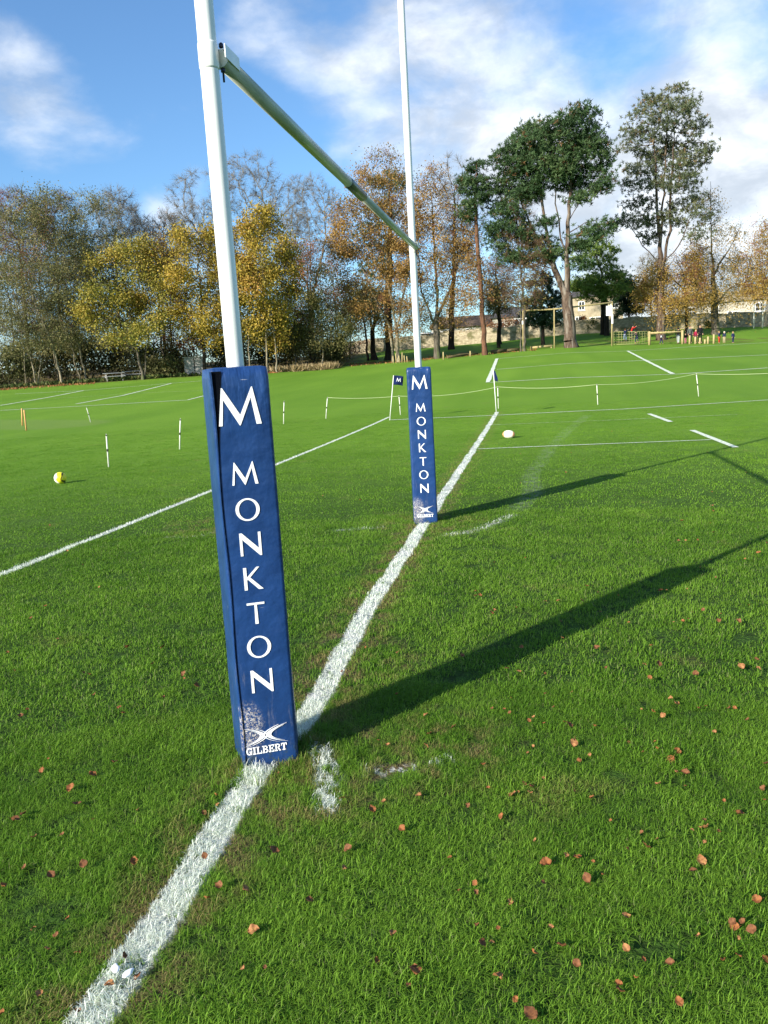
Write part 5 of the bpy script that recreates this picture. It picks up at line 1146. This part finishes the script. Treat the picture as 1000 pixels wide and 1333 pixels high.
# ------------------------------------------------------------------ fallen leaves
def leaf_mesh(i):
    g = random.Random(i); L = .058; V = []; F = []; nx = 9; curl = g.uniform(1.2, 4.5); bend = g.uniform(-.5, .9)
    for a in range(nx+1):
        t = a/nx; w = .5*L*.78*math.sin(math.pi*min(1, t*.96+.03))**.75*(1+.05*((a % 2)*2-1)*(t > .1)*(t < .95))
        for b in (-1, -.5, 0, .5, 1):
            y = w*b; z = curl*6*(y*y)+bend*5*((t-.5)*L)**2*3+.004*g.random()-(.002 if b == 0 else 0); z += .010*mnoise.noise(Vector((t*4.2, b*1.3, i*3.7))); V.append(((t-.5)*L*.9+.003*b*mnoise.noise(Vector((t*3, 7, i))), y, z+.003))
    for a in range(nx):
        for b in range(4): k = a*5+b; F.append((k, k+1, k+6, k+5))
    k = len(V); V += [(-.5*L, -.0012, .003), (-.5*L, .0012, .003), (-.72*L, 0, .009)]; F.append((k, k+1, k+2))
    me = mesh_np('fallen_leaf', V, F, [LEAFM[i % 3]], smooth=True); return me
LEAFM = [noisy('fallen_leaf_russet', (.27, .105, .035), (.15, .055, .02), 60, .7, .2, .002), noisy('fallen_leaf_tan', (.36, .18, .07), (.22, .095, .038), 60, .7, .2, .002), noisy('fallen_leaf_brown', (.20, .085, .035), (.11, .045, .02), 60, .7, .2, .002)]
LEAVES = [leaf_mesh(i) for i in range(9)]
big = [(121, 1014), (94, 1032), (101, 1053), (181, 1062), (32, 1066), (19, 1076), (82, 1092), (46, 1099), (110, 1135), (175, 1132), (33, 1136), (5, 1163), (68, 1150), (90, 1203), (45, 1216), (75, 1226), (63, 1244), (3, 1330), (357, 1114), (321, 1166), (287, 1163), (270, 1177), (403, 1180), (331, 1220),
 (454, 1114), (484, 1061), (500, 1052), (747, 974), (768, 988), (754, 995), (856, 983), (881, 985), (873, 995), (880, 1010), (893, 1012), (683, 1026), (668, 1041), (771, 1045), (857, 1030), (994, 1033), (961, 1068), (609, 1056), (752, 1124), (765, 1153), (707, 1160), (664, 1182), (512, 1226), (815, 1200), (842, 1109), (913, 1128), (903, 1143), (985, 1180), (627, 1241), (695, 1252), (731, 1240), (751, 1263), (541, 1275), (648, 1280), (806, 1290), (807, 1298), (873, 1266), (671, 1312), (691, 1330), (979, 1222), (961, 1253), (996, 1258), (711, 1134), (917, 1086),
 (213, 916), (156, 929), (109, 884), (117, 885), (167, 850), (213, 850), (76, 838), (11, 857), (20, 880), (190, 796), (60, 795), (130, 770), (28, 940), (150, 1000), (200, 870), (240, 884), (256, 900), (560, 960), (736, 946), (741, 950), (641, 928), (689, 945), (664, 935), (710, 911), (873, 919), (880, 922), (930, 960), (973, 945), (998, 1000), (857, 872), (965, 874), (905, 885), (777, 851), (839, 873), (790, 878), (660, 878), (676, 883), (602, 862), (709, 885), (727, 788), (764, 769), (782, 803), (625, 781), (672, 796), (640, 803), (644, 801), (711, 790), (936, 815), (961, 816), (868, 775), (860, 776), (883, 709), (908, 708), (929, 697), (952, 657), (927, 662), (928, 668), (860, 644), (893, 709), (888, 683), (970, 733), (998, 713), (988, 725)]
def scatter_leaves():
    GL_ = 'fallen leaves on the grass'; n = 0; pts = [(p, 1) for p in big]; rnd = random.Random(5)
    while len(pts) < 299:
        x, y = rnd.uniform(0, 1000), 560+770*rnd.random()**1.5
        if y < 700 and rnd.random() < .5: continue
        if 255 < x < 400 and y < 1010: continue
        if rnd.random() > (.25+.75*(x/1000)): continue
        if smooth_noise([x], [y], .012, 4)[0] < -.12: continue
        pts.append(((x, y), 0))
    first = {}
    for (p, b) in pts:
        q = gp(*p)
        if q is None: continue
        i = rnd.choices(range(9), weights=[5, 3, 5]*3)[0]; o = link('fallen_leaf', LEAVES[i]); s = rnd.choice((.55, .65, .75, .9, 1.05))*rnd.uniform(.85, 1.1)*(.74 if b else .52); far = math.hypot(q[0]-CAM[0], q[1]-CAM[1])
        o.location = (q[0], q[1], q[2]+((.018 if far < 4 else .028)+rnd.uniform(0, .014))); o.rotation_euler = (rnd.uniform(-.7, .7), rnd.uniform(-.7, .7), rnd.uniform(0, 6.28)); o.scale = (s, s, s)
        tag(o, 'small curled brown leaf fallen on the mown grass', 'fallen leaf', GL_)
scatter_leaves()
# paint lumps on the near end of the line
for (px, py, a, l) in ((152, 1275, .5, 'white paint lump on the goal line in the bottom left corner, left of a pair'), (168, 1281, -.3, 'white paint lump on the goal line in the bottom left corner, right of a pair')):
    q = gp(px, py); m = MB(); m.sphere((0, 0, .036), .013, 3, (1.0, 1.7, .28))
    for v in m.bm.verts: v.co += Vector((1, 1, 1))*(.004*mnoise.noise(v.co*70))
    o = m.build('paint_lump', mat('paint_clot', (.86, .87, .86), .6, .2)); o.location = q; o.rotation_euler = (0, 0, a); tag(o, l, 'paint lump', 'paint lumps on the goal line')

# ------------------------------------------------------------------ sky, sun, camera
SUN_AZ, SUN_EL = math.radians(36.4+180), math.radians(23.0)
sd = D.lights.new('sun', 'SUN'); sd.energy = 4.8; sd.angle = math.radians(.55); sd.color = (1.0, .925, .80); so = link('sun', sd)
sv = Vector((math.sin(SUN_AZ)*math.cos(SUN_EL), math.cos(SUN_AZ)*math.cos(SUN_EL), math.sin(SUN_EL))); so.rotation_euler = sv.to_track_quat('Z', 'Y').to_euler(); so.location = (-8, -12, 12)
w = D.worlds.new('World'); SC.world = w; w.use_nodes = True; w.cycles.sampling_method = 'MANUAL'; w.cycles.sample_map_resolution = 256; N = NT(w.node_tree); bg = N.n['Background']
sky = N.new('ShaderNodeTexSky', sky_type='NISHITA'); sky.sun_disc = False; sky.sun_elevation = SUN_EL; sky.sun_rotation = SUN_AZ; sky.altitude = 100; sky.air_density = 1.0; sky.dust_density = .7; sky.ozone_density = 2.0
dirv = N.new('ShaderNodeTexCoord').outputs['Generated']; sp = N.new('ShaderNodeSeparateXYZ'); N.put(sp.inputs[0], dirv)
inv = N.math('DIVIDE', 1, N.math('ADD', N.math('MAXIMUM', sp.outputs[2], 0), .22))
cl = N.new('ShaderNodeVectorMath', operation='SCALE'); N.put(cl.inputs[0], dirv); N.put(cl.inputs['Scale'], inv); cv = cl.outputs[0]
warp = N.new('ShaderNodeTexNoise'); N.put(warp.inputs['Vector'], cv); warp.inputs['Scale'].default_value = 1.6; warp.inputs['Detail'].default_value = 3
wv = N.vmath('ADD', cv, N.vmath('MULTIPLY', warp.outputs['Color'], (.35, .35, .35)))
dz = N.vmath('ADD', N.vmath('MULTIPLY', dirv, (1, 1, 1.7)), N.vmath('MULTIPLY', warp.outputs['Color'], (.10, .10, .10))); fbm = N.noise(dz, 5.2, 9, .56); soft = N.noise(dz, 2.2, 4, .5)
den = N.math('ADD', N.math('MULTIPLY', fbm, 1.15), N.math('SUBTRACT', N.math('MULTIPLY', soft, .3), .24))
for (px, py, rad, wgt) in [(75, 150, 110, .37), (15, 80, 80, .16), (300, 60, 110, .06), (490, 90, 130, .20), (610, 190, 120, .22), (640, 60, 100, .12), (760, 200, 120, .24), (930, 120, 110, .24), (960, 260, 150, .36), (850, 330, 170, .28), (700, 260, 150, .24), (200, 275, 34, .24),
                           (190, 70, 130, -.24), (90, 255, 120, -.22), (380, 240, 120, -.20), (770, 55, 85, -.20), (440, 20, 60, -.04), (985, 165, 40, -.16), (330, 170, 80, -.10), (580, 10, 60, -.06), (90, 20, 60, -.10)]:
    c = ray(px, py); dd = N.vmath('DISTANCE', dirv, tuple(c)); den = N.math('ADD', den, N.mr(dd, 0, rad*1.25/FPX, wgt, 0))
cov = N.mr(den, .42, .90); lum = N.mr(N.noise(dz, 9, 6, .6), .36, .66)
cloud = N.mix(lum, (3.5, 3.8, 4.2), (6.2, 6.4, 6.6))
skyc = N.mix(1, sky.outputs[0], (.68, .92, 1.12), 'MULTIPLY')
N.put(bg.inputs['Color'], N.mix(N.math('MULTIPLY', cov, .92), skyc, cloud)); bg.inputs['Strength'].default_value = .10
cam = D.cameras.new('camera'); co = link('camera', cam); cam.sensor_fit = 'VERTICAL'; cam.sensor_height = 36; cam.lens = 36*FPX/1333; cam.clip_end = 6000; cam.clip_start = .05
Rm = Matrix(((cr[0], cu[0], -cf[0]), (cr[1], cu[1], -cf[1]), (cr[2], cu[2], -cf[2]))); co.matrix_world = Matrix.Translation(Vector(CAM))@Rm.to_4x4(); SC.camera = co
SC.view_settings.view_transform = 'Standard'; SC.view_settings.look = 'None'; SC.view_settings.gamma = 1; SC.view_settings.exposure = .98
SC.render.resolution_x = 768; SC.render.resolution_y = 1024
SC.cycles.max_bounces = 4; SC.cycles.diffuse_bounces = 2; SC.cycles.glossy_bounces = 2; SC.cycles.transmission_bounces = 2; SC.cycles.caustics_reflective = False; SC.cycles.caustics_refractive = False
